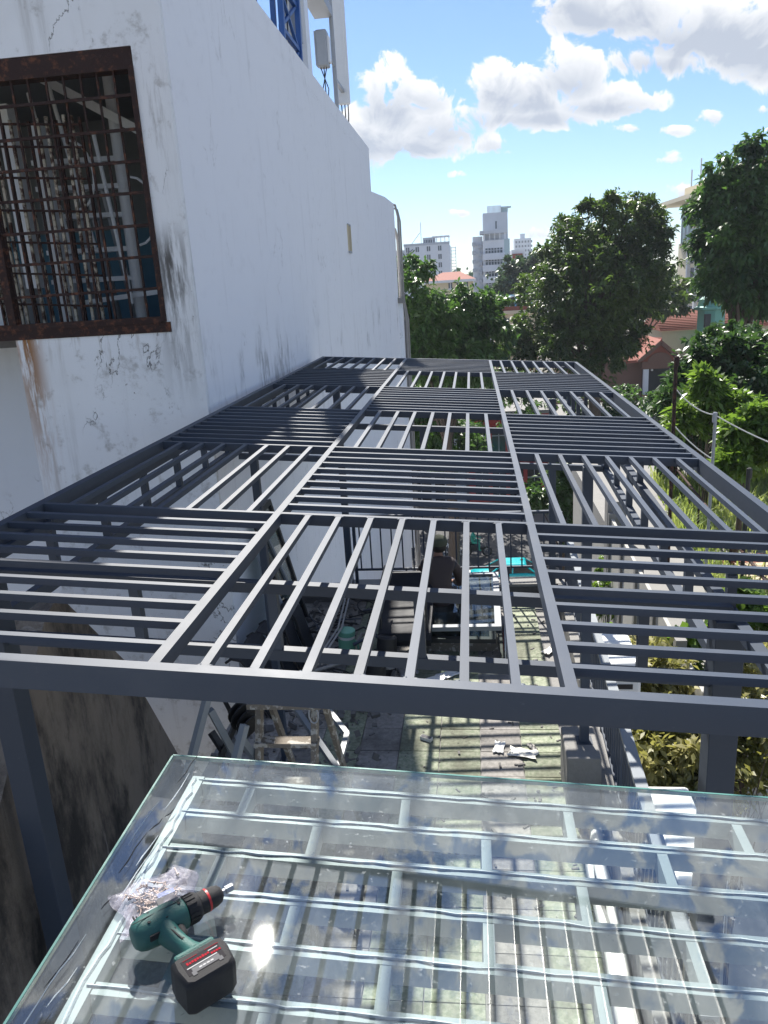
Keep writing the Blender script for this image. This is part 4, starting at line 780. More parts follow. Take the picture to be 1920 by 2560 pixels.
# ------------------------------------------------------------------ buildings beyond the street
def wbox(name, mat, parent, x0, x1, y0, y1, z0, z1, bevel=0): return MB().bb(x0, x1, y0, y1, z0, z1).obj(name, mat, parent, bevel=bevel)
def sx(px, py, Y): return aty(px, py, Y).x
def sz(px, py, Y): return aty(px, py, Y).z
def windows(parent, Y, cols, rows, w, h, mat='far_window', frame='far_white', depth=.12):
    """one window part per opening, with its frame as a sub-part, on a wall facing the camera at Y"""
    wm = MB().bb(-w / 2, w / 2, -.03, .02, -h / 2, h / 2).mesh('window', mat); fm = MB().bb(-w / 2 - .08, w / 2 + .08, -.10, -.02, -h / 2 - .14, -h / 2).mesh('sill', frame); mm = MB().bb(-.04, .04, -.06, -.03, -h / 2, h / 2).mesh('mullion', frame)
    for x in cols:
        for z in rows:
            o = inst('window', wm, (x, Y, z), parent=parent); s_ = bpy.data.objects.new('sill', fm); COL.objects.link(s_); s_.parent = o; m_ = bpy.data.objects.new('mullion', mm); COL.objects.link(m_); m_.parent = o
# pale flat-roofed block
Y = 150.; b = thing('apartment_block', 'pale flat-roofed block with small windows and rooftop frame', 'building', (sx(1060, 650, Y), Y, ST))
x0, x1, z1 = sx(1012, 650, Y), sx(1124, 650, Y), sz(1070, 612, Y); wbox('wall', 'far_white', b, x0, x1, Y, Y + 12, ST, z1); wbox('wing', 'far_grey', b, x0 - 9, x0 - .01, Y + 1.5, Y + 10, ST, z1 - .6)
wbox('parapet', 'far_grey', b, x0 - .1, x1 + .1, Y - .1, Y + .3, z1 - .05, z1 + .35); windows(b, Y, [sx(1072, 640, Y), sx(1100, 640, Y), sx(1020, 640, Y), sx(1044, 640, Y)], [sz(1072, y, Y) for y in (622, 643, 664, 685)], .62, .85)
for y in range(5): MB().bar((x0 + .3, Y - .15, z1 - 1.5 - y * 1.5), (x0 + 1.6, Y - .15, z1 - .6 - y * 1.5), .12, .12).obj('stair_brace', 'far_window', b)
wbox('stair_house', 'far_grey', b, x0 + 3.4, x0 + 5.6, Y + 1, Y + 4, z1, z1 + 1.3); windows(b, Y + 1, [x0 + 3.9, x0 + 4.5, x0 + 5.1], [z1 + .6], .45, .6)
for x in np.linspace(x0 + 5.2, x1, 5): MB().bb(x - .06, x + .06, Y + .4, Y + .52, z1, z1 + 1.2).obj('roof_post', 'far_white', b)
wbox('roof_frame', 'far_white', b, x0 + 5.1, x1 + .1, Y + .3, Y + 3, z1 + 1.2, z1 + 1.42); MB().tube([(x0 + 3.1, Y + 1, z1), (x0 + 3.1, Y + 1, z1 + 4)], .06, 6).obj('mast', 'far_grey', b); MB().bar((x0 + 1.2, Y + 1, z1 + .2), (x0 + 2.9, Y + 1, z1 + 2.2), .1, .1).obj('boom', 'far_grey', b)
for x in (x1 + .35, x1 + 1.15): MB().bb(x - .05, x + .05, Y + .4, Y + .5, ST, z1 - .6).obj('ladder_rail', 'far_grey', b)
for k in range(16): MB().bb(x1 + .35, x1 + 1.15, Y + .4, Y + .5, z1 - .8 - k * .55, z1 - .72 - k * .55).obj('ladder_rung', 'far_grey', b)
# tall white block with balcony bands
Y = 140.; b = thing('office_tower', 'tall white building with stepped balcony bands and grey stair tower', 'building', (sx(1235, 650, Y), Y, ST))
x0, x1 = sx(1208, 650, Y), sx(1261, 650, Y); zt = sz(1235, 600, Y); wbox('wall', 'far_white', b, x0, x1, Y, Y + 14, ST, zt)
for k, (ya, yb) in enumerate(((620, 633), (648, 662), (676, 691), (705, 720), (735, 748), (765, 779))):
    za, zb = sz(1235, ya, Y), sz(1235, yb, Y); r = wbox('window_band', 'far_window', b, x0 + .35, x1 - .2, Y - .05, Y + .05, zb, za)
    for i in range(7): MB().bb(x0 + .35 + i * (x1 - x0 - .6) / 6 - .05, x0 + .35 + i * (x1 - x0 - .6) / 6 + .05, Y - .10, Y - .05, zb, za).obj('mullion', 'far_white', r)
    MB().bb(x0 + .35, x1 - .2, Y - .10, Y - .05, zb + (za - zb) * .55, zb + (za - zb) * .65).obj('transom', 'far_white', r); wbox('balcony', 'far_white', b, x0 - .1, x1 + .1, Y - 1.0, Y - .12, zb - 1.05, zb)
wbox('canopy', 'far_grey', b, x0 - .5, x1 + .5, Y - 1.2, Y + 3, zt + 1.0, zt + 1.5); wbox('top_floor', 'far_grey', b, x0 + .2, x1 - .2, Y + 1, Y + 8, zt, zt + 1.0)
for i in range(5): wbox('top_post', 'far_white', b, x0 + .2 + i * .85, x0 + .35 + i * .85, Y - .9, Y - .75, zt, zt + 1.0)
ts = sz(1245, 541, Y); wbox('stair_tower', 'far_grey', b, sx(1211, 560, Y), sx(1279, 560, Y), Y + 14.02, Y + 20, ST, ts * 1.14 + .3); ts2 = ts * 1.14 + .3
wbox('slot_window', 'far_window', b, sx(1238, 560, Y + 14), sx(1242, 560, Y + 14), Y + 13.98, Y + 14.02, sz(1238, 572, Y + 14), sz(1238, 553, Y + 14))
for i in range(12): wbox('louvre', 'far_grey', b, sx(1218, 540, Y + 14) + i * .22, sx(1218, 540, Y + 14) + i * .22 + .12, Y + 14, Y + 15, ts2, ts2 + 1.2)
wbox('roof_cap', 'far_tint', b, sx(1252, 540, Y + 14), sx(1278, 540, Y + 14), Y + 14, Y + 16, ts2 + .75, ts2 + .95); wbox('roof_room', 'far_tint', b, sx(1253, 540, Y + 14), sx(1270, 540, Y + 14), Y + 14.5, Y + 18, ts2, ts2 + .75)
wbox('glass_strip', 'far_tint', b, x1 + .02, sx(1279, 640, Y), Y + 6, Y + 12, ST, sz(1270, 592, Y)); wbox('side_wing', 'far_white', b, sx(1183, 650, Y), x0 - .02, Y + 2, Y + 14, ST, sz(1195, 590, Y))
for k in range(7):
    z = sz(1195, 606 + k * 22, Y); wbox('side_balcony', 'far_grey', b, sx(1181, 650, Y), sx(1190, 650, Y), Y + 1.2, Y + 2.0, z - .5, z + .1); wbox('side_balcony', 'far_grey', b, sx(1197, 650, Y), sx(1205, 650, Y), Y + 1.2, Y + 2.0, z - .9, z - .3)
# far tower, and a low block next to it
Y = 420.; b = thing('far_tower', 'pale high-rise tower on the skyline beside the tall white building', 'building', (sx(1307, 610, Y), Y, ST)); x0, x1, zt = sx(1286, 610, Y), sx(1328, 610, Y), sz(1307, 596, Y)
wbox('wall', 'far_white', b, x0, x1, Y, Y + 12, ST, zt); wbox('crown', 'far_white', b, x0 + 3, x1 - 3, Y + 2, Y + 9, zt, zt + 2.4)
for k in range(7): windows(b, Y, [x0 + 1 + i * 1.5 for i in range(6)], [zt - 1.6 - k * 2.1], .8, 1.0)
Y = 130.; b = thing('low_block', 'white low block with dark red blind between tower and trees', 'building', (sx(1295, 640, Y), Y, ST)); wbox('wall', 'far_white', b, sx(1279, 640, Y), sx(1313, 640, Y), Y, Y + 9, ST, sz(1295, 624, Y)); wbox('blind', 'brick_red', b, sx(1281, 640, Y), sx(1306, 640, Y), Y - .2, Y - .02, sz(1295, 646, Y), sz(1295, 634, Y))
# yellow house with red hipped roof
Y = 96.; b = thing('yellow_house', 'pale yellow house with red hipped roof below the pale block', 'house', (sx(1140, 720, Y), Y, ST)); x0, x1 = sx(1062, 700, Y), sx(1183, 700, Y); ze = sz(1140, 699, Y)
wbox('wall', 'cream', b, x0, x1, Y, Y + 9, ST, ze); MB().add([(x0 - .3, Y - .4, ze), (x1 + .3, Y - .4, ze), (x1 + .3, Y + 9.4, ze), (x0 - .3, Y + 9.4, ze), (x0 + 2, Y + 4.5, ze + .95), (x1 - 1.6, Y + 4.5, ze + .95)], [(0, 1, 5, 4), (1, 2, 5), (2, 3, 4, 5), (3, 0, 4), (0, 3, 2, 1)]).obj('roof', 'brick_red', b); wbox('fascia', 'far_white', b, x0 - .3, x1 + .3, Y - .42, Y - .36, ze - .3, ze)
windows(b, Y, [sx(1146, 714, Y), sx(1165, 712, Y), sx(1126, 714, Y)], [sz(1146, 713, Y)], .45, .62)
# cream house with blue arched roof canopy
Y = 74.; b = thing('arched_canopy_house', 'cream house with pale blue barrel canopy on its roof terrace', 'house', (sx(1285, 780, Y), Y, ST)); x0, x1, zr = sx(1240, 770, Y), sx(1345, 770, Y), sz(1285, 776, Y); wbox('wall', 'cream', b, x0, x1, Y, Y + 9, ST, zr); wbox('cornice', 'beige_wall', b, x0 - .2, x1 + .2, Y - .3, Y + .2, zr - .3, zr)
for x in (sx(1247, 760, Y), sx(1289, 760, Y), sx(1330, 760, Y)): wbox('canopy_post', 'blue_paint', b, x - .07, x + .07, Y + .1, Y + .24, zr, sz(1285, 736, Y))
wbox('canopy_beam', 'blue_paint', b, x0 + .2, x1 - .4, Y + .1, Y + .2, sz(1285, 739, Y), sz(1285, 736, Y)); cx, cz = sx(1297, 770, Y), sz(1285, 770, Y)
ar = [(cx + 1.55 * math.cos(t), Y + .3, cz + 1.1 * math.sin(t)) for t in [PI * i / 14 for i in range(15)]]; MB().add(ar + [(x, y + 4, z) for x, y, z in ar], [(i, i + 1, 16 + i, 15 + i) for i in range(14)]).obj('barrel_roof', 'far_tint', b, True); MB().tube(ar, .07, 6).obj('barrel_rim', 'white_enamel', b)
wbox('chimney', 'far_white', b, sx(1311, 740, Y), sx(1316, 740, Y), Y + 3, Y + 3.3, zr, sz(1311, 720, Y)); windows(b, Y, [sx(1262, 815, Y), sx(1300, 815, Y)], [sz(1262, 815, Y), sz(1262, 880, Y)], .8, 1.3, frame='cream'); wbox('terrace_rail', 'brick_red', b, x0, x1, Y - .05, Y + .05, zr, zr + .35)
# beige tower with overhanging roof slab on the right
b = thing('beige_tower', 'tall beige building with flat overhanging roof and glazed top floor', 'building', (30, 112, ST)); P, Q = aty(1697, 600, 116), aty(1960, 600, 84); d = (Q - P); d.z = 0; d.normalize(); n_ = Vector((-d.y, d.x, 0)); zt = aty(1705, 512, 116).z
L = (Q - P).length
def face(name, mat, parent, a0, a1, z0, z1, t0, t1): 
    p = P + d * a0; p.z = z0; return MB().prism([p + n_ * t0, p + d * (a1 - a0) + n_ * t0, p + d * (a1 - a0) + n_ * t1, p + n_ * t1], (0, 0, z1 - z0)).obj(name, mat, parent)
zg = zt - 5.0; face('wall', 'beige_wall', b, 0, L, ST, zg, 0, 16); gl_ = face('top_glazing', 'far_tint', b, .2, L, zg, zt, .3, 15); face('roof_slab', 'beige_wall', b, -4.5, L + 2, zt, zt + .5, -2.2, 17); face('parapet', 'cream', b, 0, L, zt + .5, zt + 2, .5, 15)
for i in range(26): face('mullion', 'far_grey', gl_, .2 + i * 1.5, .32 + i * 1.5, zg, zt, .18, .29)
for k in range(1, 4): face('transom', 'far_grey', gl_, .2, L, zg + k * 1.25 - .05, zg + k * 1.25 + .05, .2, .28)
for i in range(9):
    r = face('window_strip', 'far_window', b, 5.5 + i * 3.2, 7.0 + i * 3.2, ST + 3, zg - 1.8, -.06, .05); face('fin', 'far_white', b, 5.0 + i * 3.2, 5.4 + i * 3.2, ST + 3, zg - 1, -.5, -.01)
    for k in range(9): face('spandrel', 'beige_wall', r, 5.5 + i * 3.2, 7.0 + i * 3.2, ST + 4 + k * 2.4, ST + 4.5 + k * 2.4, -.12, -.06)
for i in range(5): wbox('roof_aerial', 'far_grey', b, P.x + 1 + i * .9, P.x + 1.15 + i * .9, P.y - 1 - i * .9, P.y - .85 - i * .9, zt + 2, zt + 4.2 + (i % 2) * 1.2)
e0 = P - d * .1; wg = [e0 + n_ * 1.0, e0 - d * 7 + n_ * 7, e0 - d * 7 + n_ * 16, e0 + n_ * 16]
MB().prism([Vector((p.x, p.y, ST)) for p in wg], (0, 0, zt - 8 - ST)).obj('wing', 'far_white', b)
# red-roofed house with gabled balcony
Y = 66.; b = thing('gabled_house', 'house with red tiled gable over a dark recessed balcony', 'house', (sx(1640, 960, Y), Y, ST)); ap, le = aty(1653, 856, Y), aty(1604, 901, Y); re_ = Vector((2 * ap.x - le.x, Y, le.z))
zb = sz(1640, 1014, Y); zf = sz(1640, 985, Y); wbox('wall', 'brown_wall', b, le.x - 6, le.x + .3, Y + 1.2, Y + 9, ST, le.z); wbox('lower_wall', 'brown_wall', b, le.x, re_.x, Y + .4, Y + 8, ST, zb); wbox('recess', 'dark_room', b, le.x + .2, re_.x, Y + 1.3, Y + 1.5, zb, le.z + .3)
MB().prism([le + Vector((.1, .25, -.15)), re_ + Vector((-.1, .25, -.15)), ap + Vector((0, .25, -.2))], (0, .25, 0)).obj('gable_wall', 'brick_red', b); wbox('lintel', 'brown_wall', b, le.x + .1, re_.x, Y + .2, Y + .5, le.z - .75, le.z - .15)
arc = [Vector((ap.x + .95 * math.cos(t), Y + .18, le.z - .2 + .75 * math.sin(t))) for t in [PI * i / 12 for i in range(13)]]; MB().prism(arc, (0, .06, 0)).obj('arch_panel', 'brown_wall', b)
for s_, e in ((-1, le), (1, re_)):
    o_ = Vector((s_ * .25, 0, -.12)); rf = MB().prism([e + o_, ap + Vector((0, 0, .05)), ap + Vector((0, 0, .22)), e + o_ + Vector((0, 0, .2))], (0, 6, 0)).obj('roof', 'brick_red', b); MB().bar(e + o_ + Vector((0, -.04, 0)), ap + Vector((0, -.04, 0)), .08, .28, (0, 0, 1)).obj('barge_board', 'brown_wall', rf)
q4 = [aty(1555, 910, Y + .6), aty(1612, 905, Y + .6), aty(1656, 850, Y + 4), aty(1590, 846, Y + 4)]; MB().prism(q4, (0, .1, .2)).obj('side_roof', 'brick_red', b)
for x in (le.x + .45, re_.x - .45): wbox('column', 'far_white', b, x - .2, x + .2, Y + .25, Y + .6, zb, le.z - .75)
wbox('balcony_slab', 'brown_wall', b, le.x - 2.2, re_.x + 1, Y - .3, Y + 1.2, zb - .75, zb); rl = wbox('balustrade', 'brick_red', b, le.x + .1, re_.x + .5, Y - .2, Y - .08, zf - .12, zf)
for i in range(16): wbox('baluster', 'brick_red', rl, le.x + .2 + i * .23, le.x + .3 + i * .23, Y - .18, Y - .1, zb, zf - .12)
wbox('side_parapet', 'brown_wall', b, le.x - 2.2, le.x, Y - .2, Y - .05, zb, zf); wbox('lamp', 'white_enamel', b, ap.x - .5, ap.x - .35, Y + .9, Y + 1.05, le.z - 1.0, le.z - .85)
# long red roof with green turret
Y = 80.; b = thing('turret_house', 'long red tiled roof with a green domed turret', 'house', (sx(1790, 790, Y), Y, ST)); za, zc = sz(1720, 779, Y), sz(1720, 822, Y)
xa, xb = sx(1660, 800, Y), sx(1935, 800, Y); wbox('wall', 'cream', b, xa, xb, Y + .5, Y + 8, ST, zc); MB().prism([(xa - .3, Y, zc - .1), (xa - .3, Y + 4.2, za), (xa - .3, Y + 8.4, zc - .1)], (xb - xa, 0, 0)).obj('roof', 'brick_red', b)
for k in range(12): MB().bar((xa - .3, Y + .2 + k * .34, zc + .03 + k * (za - zc) / 12.3), (xb - .3, Y + .2 + k * .34, zc + .03 + k * (za - zc) / 12.3), .05, .06).obj('tile_course', 'brick_red', b)
MB().bar(aty(1882, 806, Y - .2), aty(1915, 765, Y - .2), .15, .25).obj('hip_trim', 'far_white', b); cx, zd = sx(1782, 790, Y - 2), sz(1782, 800, Y - 2)
tr_ = MB().lathe((cx, Y - 1.5, zd - 2), (0, 0, 1), [(0, 1.25), (2.9, 1.25), (3.0, 1.6), (3.2, 1.6), (3.3, 1.3), (3.9, 1.15), (4.3, .7), (4.4, .2)], 8).obj('turret', 'copper_green', b); wbox('turret_opening', 'dark_room', b, cx - .9, cx - .4, Y - 2.85, Y - 2.4, zd - .6, zd + .6); wbox('turret_base', 'cream', b, cx - 1.2, cx + 1.2, Y - 2.5, Y - .4, ST, zd - 2)
# shops across the street, under the trees
Y = 57.
for k, (xa, xb, h, mat, lab) in enumerate(((-22, -9.2, 6.5, 'beige_wall', 'beige shophouse under the street trees'), (-9, -.7, 5.6, 'far_grey', 'grey shophouse beside the red-framed shop'), (-.5, 5.6, 6.6, 'red_paint', 'red-framed shopfront with dark glazing across the street'), (5.8, 13.5, 5.8, 'house_wall', 'plain rendered shophouse across the street'), (25.5, 40, 7.0, 'cream', 'cream shophouse at the end of the row'))):
    b = thing('shophouse', lab, 'shop', ((xa + xb) / 2, Y, ST)); wbox('wall', mat, b, xa, xb, Y, Y + 7, ST, ST + h); wbox('roof', 'concrete', b, xa - .2, xb + .2, Y - .4, Y + 7, ST + h, ST + h + .25)
    for i in range(4):
        x = xa + .5 + i * (xb - xa - 1) / 4; w = (xb - xa - 1) / 4 - .3
        for zz in (ST + .2, ST + 3.4):
            g_ = wbox('glazing', 'dark_glass', b, x, x + w, Y - .05, Y + .05, zz, zz + 2.3); MB().bb(x + w * .48, x + w * .54, Y - .09, Y - .05, zz, zz + 2.3).obj('mullion', 'grey_metal', g_); MB().bb(x, x + w, Y - .09, Y - .051, zz + 1.6, zz + 1.68).obj('transom', 'grey_metal', g_)
    wbox('awning', mat, b, xa + .3, xb - .3, Y - 1.3, Y - .02, ST + 2.9, ST + 3.05)
b = thing('cafe_sign', 'dark sign board with pale letters on the side lane', 'sign', (aty(1498, 1253, 30).x, 30, -12)); p = aty(1492, 1253, 30); wbox('board', 'dark_glass', b, p.x - .8, p.x + .9, 30, 30.06, p.z - .5, p.z + .5); wbox('pole', 'grey_metal', b, p.x - .06, p.x + .06, 30.07, 30.16, ST, p.z + .4); text('CF', .55, 'white_enamel', (p.x, 29.985, p.z), RX, b)

# ------------------------------------------------------------------ street life
cc_ = atz(1262, 1402, ST + 1.45); cx, cy = cc_.x - .05, cc_.y
car = thing('hatchback_car', 'turquoise hatchback car parked along the street', 'car', (cx, cy, ST))
def loft(secs, name, mat, parent, smooth=True):
    n = len(secs[0]); m_ = MB(); m_.add([p for s_ in secs for p in s_], [(i * n + k, i * n + (k + 1) % n, (i + 1) * n + (k + 1) % n, (i + 1) * n + k) for i in range(len(secs) - 1) for k in range(n)] + [tuple(range(n))[::-1], tuple((len(secs) - 1) * n + k for k in range(n))]); return m_.obj(name, mat, parent, smooth)
def sec(x, w, z0, z1): return [(cx + x, cy + a * w, ST + z) for a, z in ((-1, z0 + .1), (-1.02, (z0 + z1) / 2), (-.97, z1 - .06), (-.85, z1), (.85, z1), (.97, z1 - .06), (1.02, (z0 + z1) / 2), (1, z0 + .1), (.9, z0), (-.9, z0))]
loft([sec(-1.92, .62, .35, .58), sec(-1.80, .76, .25, .72), (sec(-1.2, .83, .22, .88)), sec(-.75, .84, .22, .95), sec(.2, .85, .22, .98), sec(1.2, .84, .22, 1.0), sec(1.75, .78, .25, .95), sec(1.90, .66, .35, .78)], 'body', 'teal_paint', car)
def cab(x0, x1, x2, x3, s_, z0, z1, name, mat): 
    vs = [(cx + x, cy + y, ST + z) for x, y, z in ((x0, -.74 * s_, z0), (x3, -.74 * s_, z0), (x3, .74 * s_, z0), (x0, .74 * s_, z0), (x1, -.60 * s_, z1), (x2, -.60 * s_, z1), (x2, .60 * s_, z1), (x1, .60 * s_, z1))]
    return MB().add(vs, [(0, 3, 2, 1), (4, 5, 6, 7), (0, 1, 5, 4), (1, 2, 6, 5), (2, 3, 7, 6), (3, 0, 4, 7)]).obj(name, mat, car, bevel=.05)
cab(-.85, -.15, 1.10, 1.72, 1.0, .95, 1.36, 'greenhouse', 'dark_glass'); rf = cab(-.22, -.12, 1.08, 1.20, .86, 1.35, 1.45, 'roof', 'teal_paint')
for s_ in (-1, 1):
    for a_, b_ in (((-.80, .97), (-.18, 1.37)), ((1.66, .98), (1.10, 1.37)), ((.42, .98), (.45, 1.37))): MB().bar((cx + a_[0], cy + s_ * .735, ST + a_[1]), (cx + b_[0], cy + s_ * .60, ST + b_[1]), .07, .06).obj('pillar', 'teal_paint', car)
    for wx in (-1.2, 1.2):
        w_ = MB().lathe((cx + wx, cy + s_ * .70 - .09, ST + .29), (0, 1, 0), [(0, .20), (.01, .29), (.17, .29), (.18, .20)], 20).obj('wheel', 'tyre', car, True); MB().lathe((cx + wx, cy + s_ * .70 - .10, ST + .29), (0, 1, 0), [(0, .10), (.0, .17), (.2, .17), (.2, .1)], 16).obj('rim', 'chrome', w_)
    MB().box((cx - 1.83, cy + s_ * .55, ST + .62), (.16, .3, .14)).obj('headlight', 'white_plastic', car, bevel=.03); MB().box((cx + 1.84, cy + s_ * .6, ST + .75), (.12, .2, .22)).obj('tail_light', 'red_paint', car, bevel=.03); MB().box((cx - .62, cy + s_ * .92, ST + .98), (.16, .18, .12)).obj('mirror', 'black_rubber', car, bevel=.03)
    MB().box((cx + .15, cy + s_ * .872, ST + .82), (.16, .02, .03)).obj('door_handle', 'chrome', car)
MB().box((cx + .95, cy + .1, ST + 1.47), (.16, .1, .03)).obj('aerial_base', 'black_rubber', car)
def wheel(parent, c, r, tw=.04, ax_=(0, 1, 0), spokes=0):
    c = Vector(c); a = Vector(ax_).normalized(); u = Vector((0, 0, 1)); x = a.cross(u)
    w_ = MB().tube([c + (x * math.cos(t) + u * math.sin(t)) * r for t in [2 * PI * i / 20 for i in range(20)]], tw, 8, True).obj('wheel', 'tyre', parent, True)
    for k in range(spokes): t = PI * k / spokes; e = (x * math.cos(t) + u * math.sin(t)) * r; MB().tube([c - e, c + e], .008, 4).obj('spoke', 'chrome', w_)
    return w_
bc = atz(1128, 1392, ST); by = thing('bicycle', 'old pale bicycle with a straight top tube on the street', 'bicycle', tuple(bc)); q = Vector(bc)
for e in (-.5, .52): wheel(by, q + Vector((e, 0, .33)), .32, .022, (0, 1, 0), 6)
for n_, pts, r in (('frame', [(-.5, 0, .33), (-.08, 0, .3), (.38, 0, .78), (-.18, 0, .80), (-.5, 0, .33)], .022), ('seat_tube', [(-.08, 0, .3), (-.2, 0, .92)], .02), ('fork', [(.52, 0, .33), (.36, 0, .9)], .02), ('handlebar', [(.3, -.25, .98), (.38, 0, 1.0), (.3, .25, .98)], .016)): MB().tube([q + Vector(p) for p in pts], r, 8).obj(n_, 'white_enamel', by)
MB().box(q + Vector((-.22, 0, .95)), (.24, .14, .05)).obj('saddle', 'black_rubber', by, bevel=.02)
mc = atz(1192, 1390, ST); mo = thing('motorbike', 'dark motor scooter carrying the rider in green', 'motorbike', tuple(mc)); q = Vector(mc)
for e in (-.6, .62): wheel(mo, q + Vector((e, 0, .3)), .26, .06, (0, 1, 0), 4)
MB().prism([q + Vector(p) for p in ((-.75, -.13, .55), (-.2, -.13, .38), (.25, -.13, .35), (.45, -.13, .6), (.05, -.13, .5), (-.15, -.13, .78), (-.8, -.13, .82))], (0, .26, 0)).obj('body', 'black_rubber', mo, bevel=.03); MB().tube([q + Vector((.62, 0, .3)), q + Vector((.42, 0, .98))], .04, 8).obj('fork', 'chrome', mo); MB().tube([q + Vector((.36, -.33, 1.04)), q + Vector((.42, 0, 1.0)), q + Vector((.36, .33, 1.04))], .02, 8).obj('handlebar', 'black_rubber', mo); MB().box(q + Vector((-.3, 0, .84)), (.7, .26, .09)).obj('seat', 'black_leather', mo, bevel=.03)
rp = thing('person', 'rider in a green raincoat sitting on the dark scooter', 'person', tuple(q + Vector((-.25, 0, .8)))); pe = rp
def rq(x, y, z): return q + Vector((x, y, z))
skin('body', [rq(-.28, 0, .95), rq(-.26, 0, 1.15), rq(-.2, 0, 1.38), rq(-.16, 0, 1.52), rq(-.2, .19, 1.4), rq(-.05, .26, 1.15), rq(.28, .28, 1.08), rq(-.2, -.19, 1.4), rq(-.05, -.26, 1.15), rq(.28, -.28, 1.08), rq(-.2, .12, .9), rq(.18, .18, .88), rq(.15, .17, .45), rq(.28, .17, .4), rq(-.2, -.12, .9), rq(.18, -.18, .88), rq(.15, -.17, .45), rq(.28, -.17, .4)],
     [(0, 1), (1, 2), (2, 3), (2, 4), (4, 5), (5, 6), (2, 7), (7, 8), (8, 9), (0, 10), (10, 11), (11, 12), (12, 13), (0, 14), (14, 15), (15, 16), (16, 17)], [.15, .15, .15, .06, .08, .06, .04, .08, .06, .04, .1, .075, .05, .04, .1, .075, .05, .04], 'green_coat', 1)
MB().lathe(rq(-.14, 0, 1.5), (.1, 0, 1), [(0, .05), (.06, .09), (.12, .105), (.2, .10), (.27, .06), (.29, .01)], 16).obj('helmet', 'white_plastic', rp, True); MB().lathe(rq(-.10, 0, 1.5), (.1, 0, 1), [(0, .04), (.05, .08), (.13, .085), (.15, .06)], 14).obj('head', 'skin', rp, True)
c = atz(1525, 1515, ST + 1.2); rc = thing('parked_scooter', 'red scooter parked on the lane pavement under the shrubs', 'scooter', (c.x, c.y, ST + .12)); q = Vector((c.x, c.y, ST + .12))
for e in (-.6, .6): wheel(rc, q + Vector((e * .4, e, .28)), .25, .06, (1, -.4, 0), 3)
MB().prism([q + Vector(p) for p in ((-.45, -.75, .6), (-.2, -.3, .4), (.1, .25, .35), (.3, .55, .7), (.28, .5, .95), (.05, .2, .5), (-.2, -.25, .8), (-.45, -.75, .85))], (.22, -.09, 0)).obj('body', 'red_paint', rc, bevel=.03); MB().box(q + Vector((-.15, -.35, .88)), (.3, .7, .1), Matrix.Rotation(-.38, 3, 'Z')).obj('seat', 'black_leather', rc, bevel=.03); MB().tube([q + Vector((.0, .75, 1.05)), q + Vector((.5, .45, 1.05))], .02, 8).obj('handlebar', 'black_rubber', rc)

# ------------------------------------------------------------------ overgrown neighbouring roof on the right
LZ = -6.0
lot = thing('overgrown_roof', 'overgrown flat roof with concrete panel wall beside the garden', 'building', (6, 18, ST)); wbox('slab', 'concrete', lot, 3.2, 10.5, 10.5, 26, LZ - .5, LZ - .02); wbox('wall', 'house_wall', lot, 3.25, 10.4, 10.6, 25.9, ST, LZ - .5)
for k in range(6):
    y = 9.4 + k * 1.65; wbox('wall_post', 'concrete', lot, 2.86 + .03 * k, 3.02 + .03 * k, y - .08, y + .08, ST, -5.30)
    if k < 5: MB().prism([(2.91 + .03 * k, y + .08, -5.42), (2.91 + .03 * (k + 1), y + 1.57, -5.42), (2.97 + .03 * (k + 1), y + 1.57, -5.42), (2.97 + .03 * k, y + .08, -5.42)], (0, 0, -4)).obj('wall_panel', 'house_wall', lot)
wbox('end_pier', 'concrete', lot, 3.0, 3.42, 17.7, 18.1, ST, -5.05); wbox('boundary_wall', 'far_grey', lot, 6.6, 10.5, 14.2, 14.4, LZ, -4.6)
bk = MB().bb(-.19, .19, -.09, .09, 0, .05).mesh('paver', 'brick_red'); bk2 = MB().bb(-.19, .19, -.09, .09, 0, .05).mesh('paver', 'wood_lath')
for i in range(7):
    for j in range(9): inst('paver', bk2 if (i * j + j) % 3 else bk, (5.3 + i * .40 + (j % 2) * .2, 14.9 + j * .2, LZ - .015 + random.uniform(0, .012)), (0, 0, random.uniform(-.03, .03)), lot)
    for j in range(3): inst('paver', bk2, (4.7 + i * .40, 11.1 + j * .2, LZ - .015), (0, 0, random.uniform(-.05, .05)), lot)
gv, gf_ = [], []; ga_, gb_ = atz(1600, 1150, LZ), atz(1725, 1400, LZ)
for k in range(13000):
    x, y = RNG.uniform(3.3, 8.6), RNG.uniform(10.6, 23.5)
    if 5.1 < x < 8.0 and 14.8 < y < 16.9 and RNG.random() < .93: continue
    if 4.4 < x < 7.4 and 10.9 < y < 11.8 and RNG.random() < .9: continue
    if x < ga_.x + (gb_.x - ga_.x) * (y - ga_.y) / (gb_.y - ga_.y): continue
    h = RNG.uniform(.18, .62) * (1.25 if math.sin(x * 2 + y * 1.3) > 0 else .7); a = RNG.uniform(0, 2 * PI); w = RNG.uniform(.010, .022); bx_, by_ = math.cos(a) * h * RNG.uniform(.15, .7), math.sin(a) * h * RNG.uniform(.15, .7)
    o_ = len(gv); px_, py_ = -math.sin(a) * w, math.cos(a) * w
    gv += [(x - px_, y - py_, LZ), (x + px_, y + py_, LZ), (x + px_ * .8 + bx_ * .4, y + py_ * .8 + by_ * .4, LZ + h * .65), (x - px_ * .8 + bx_ * .4, y - py_ * .8 + by_ * .4, LZ + h * .65), (x + bx_, y + by_, LZ + h * .9)]
    gf_ += [(o_, o_ + 1, o_ + 2, o_ + 3), (o_ + 3, o_ + 2, o_ + 4)]
o = tag(MB().add(gv, gf_).obj('tall_grass', 'grass_blade'), 'tall dry and green grass growing over the flat roof', 'grass'); o['kind'] = 'stuff'
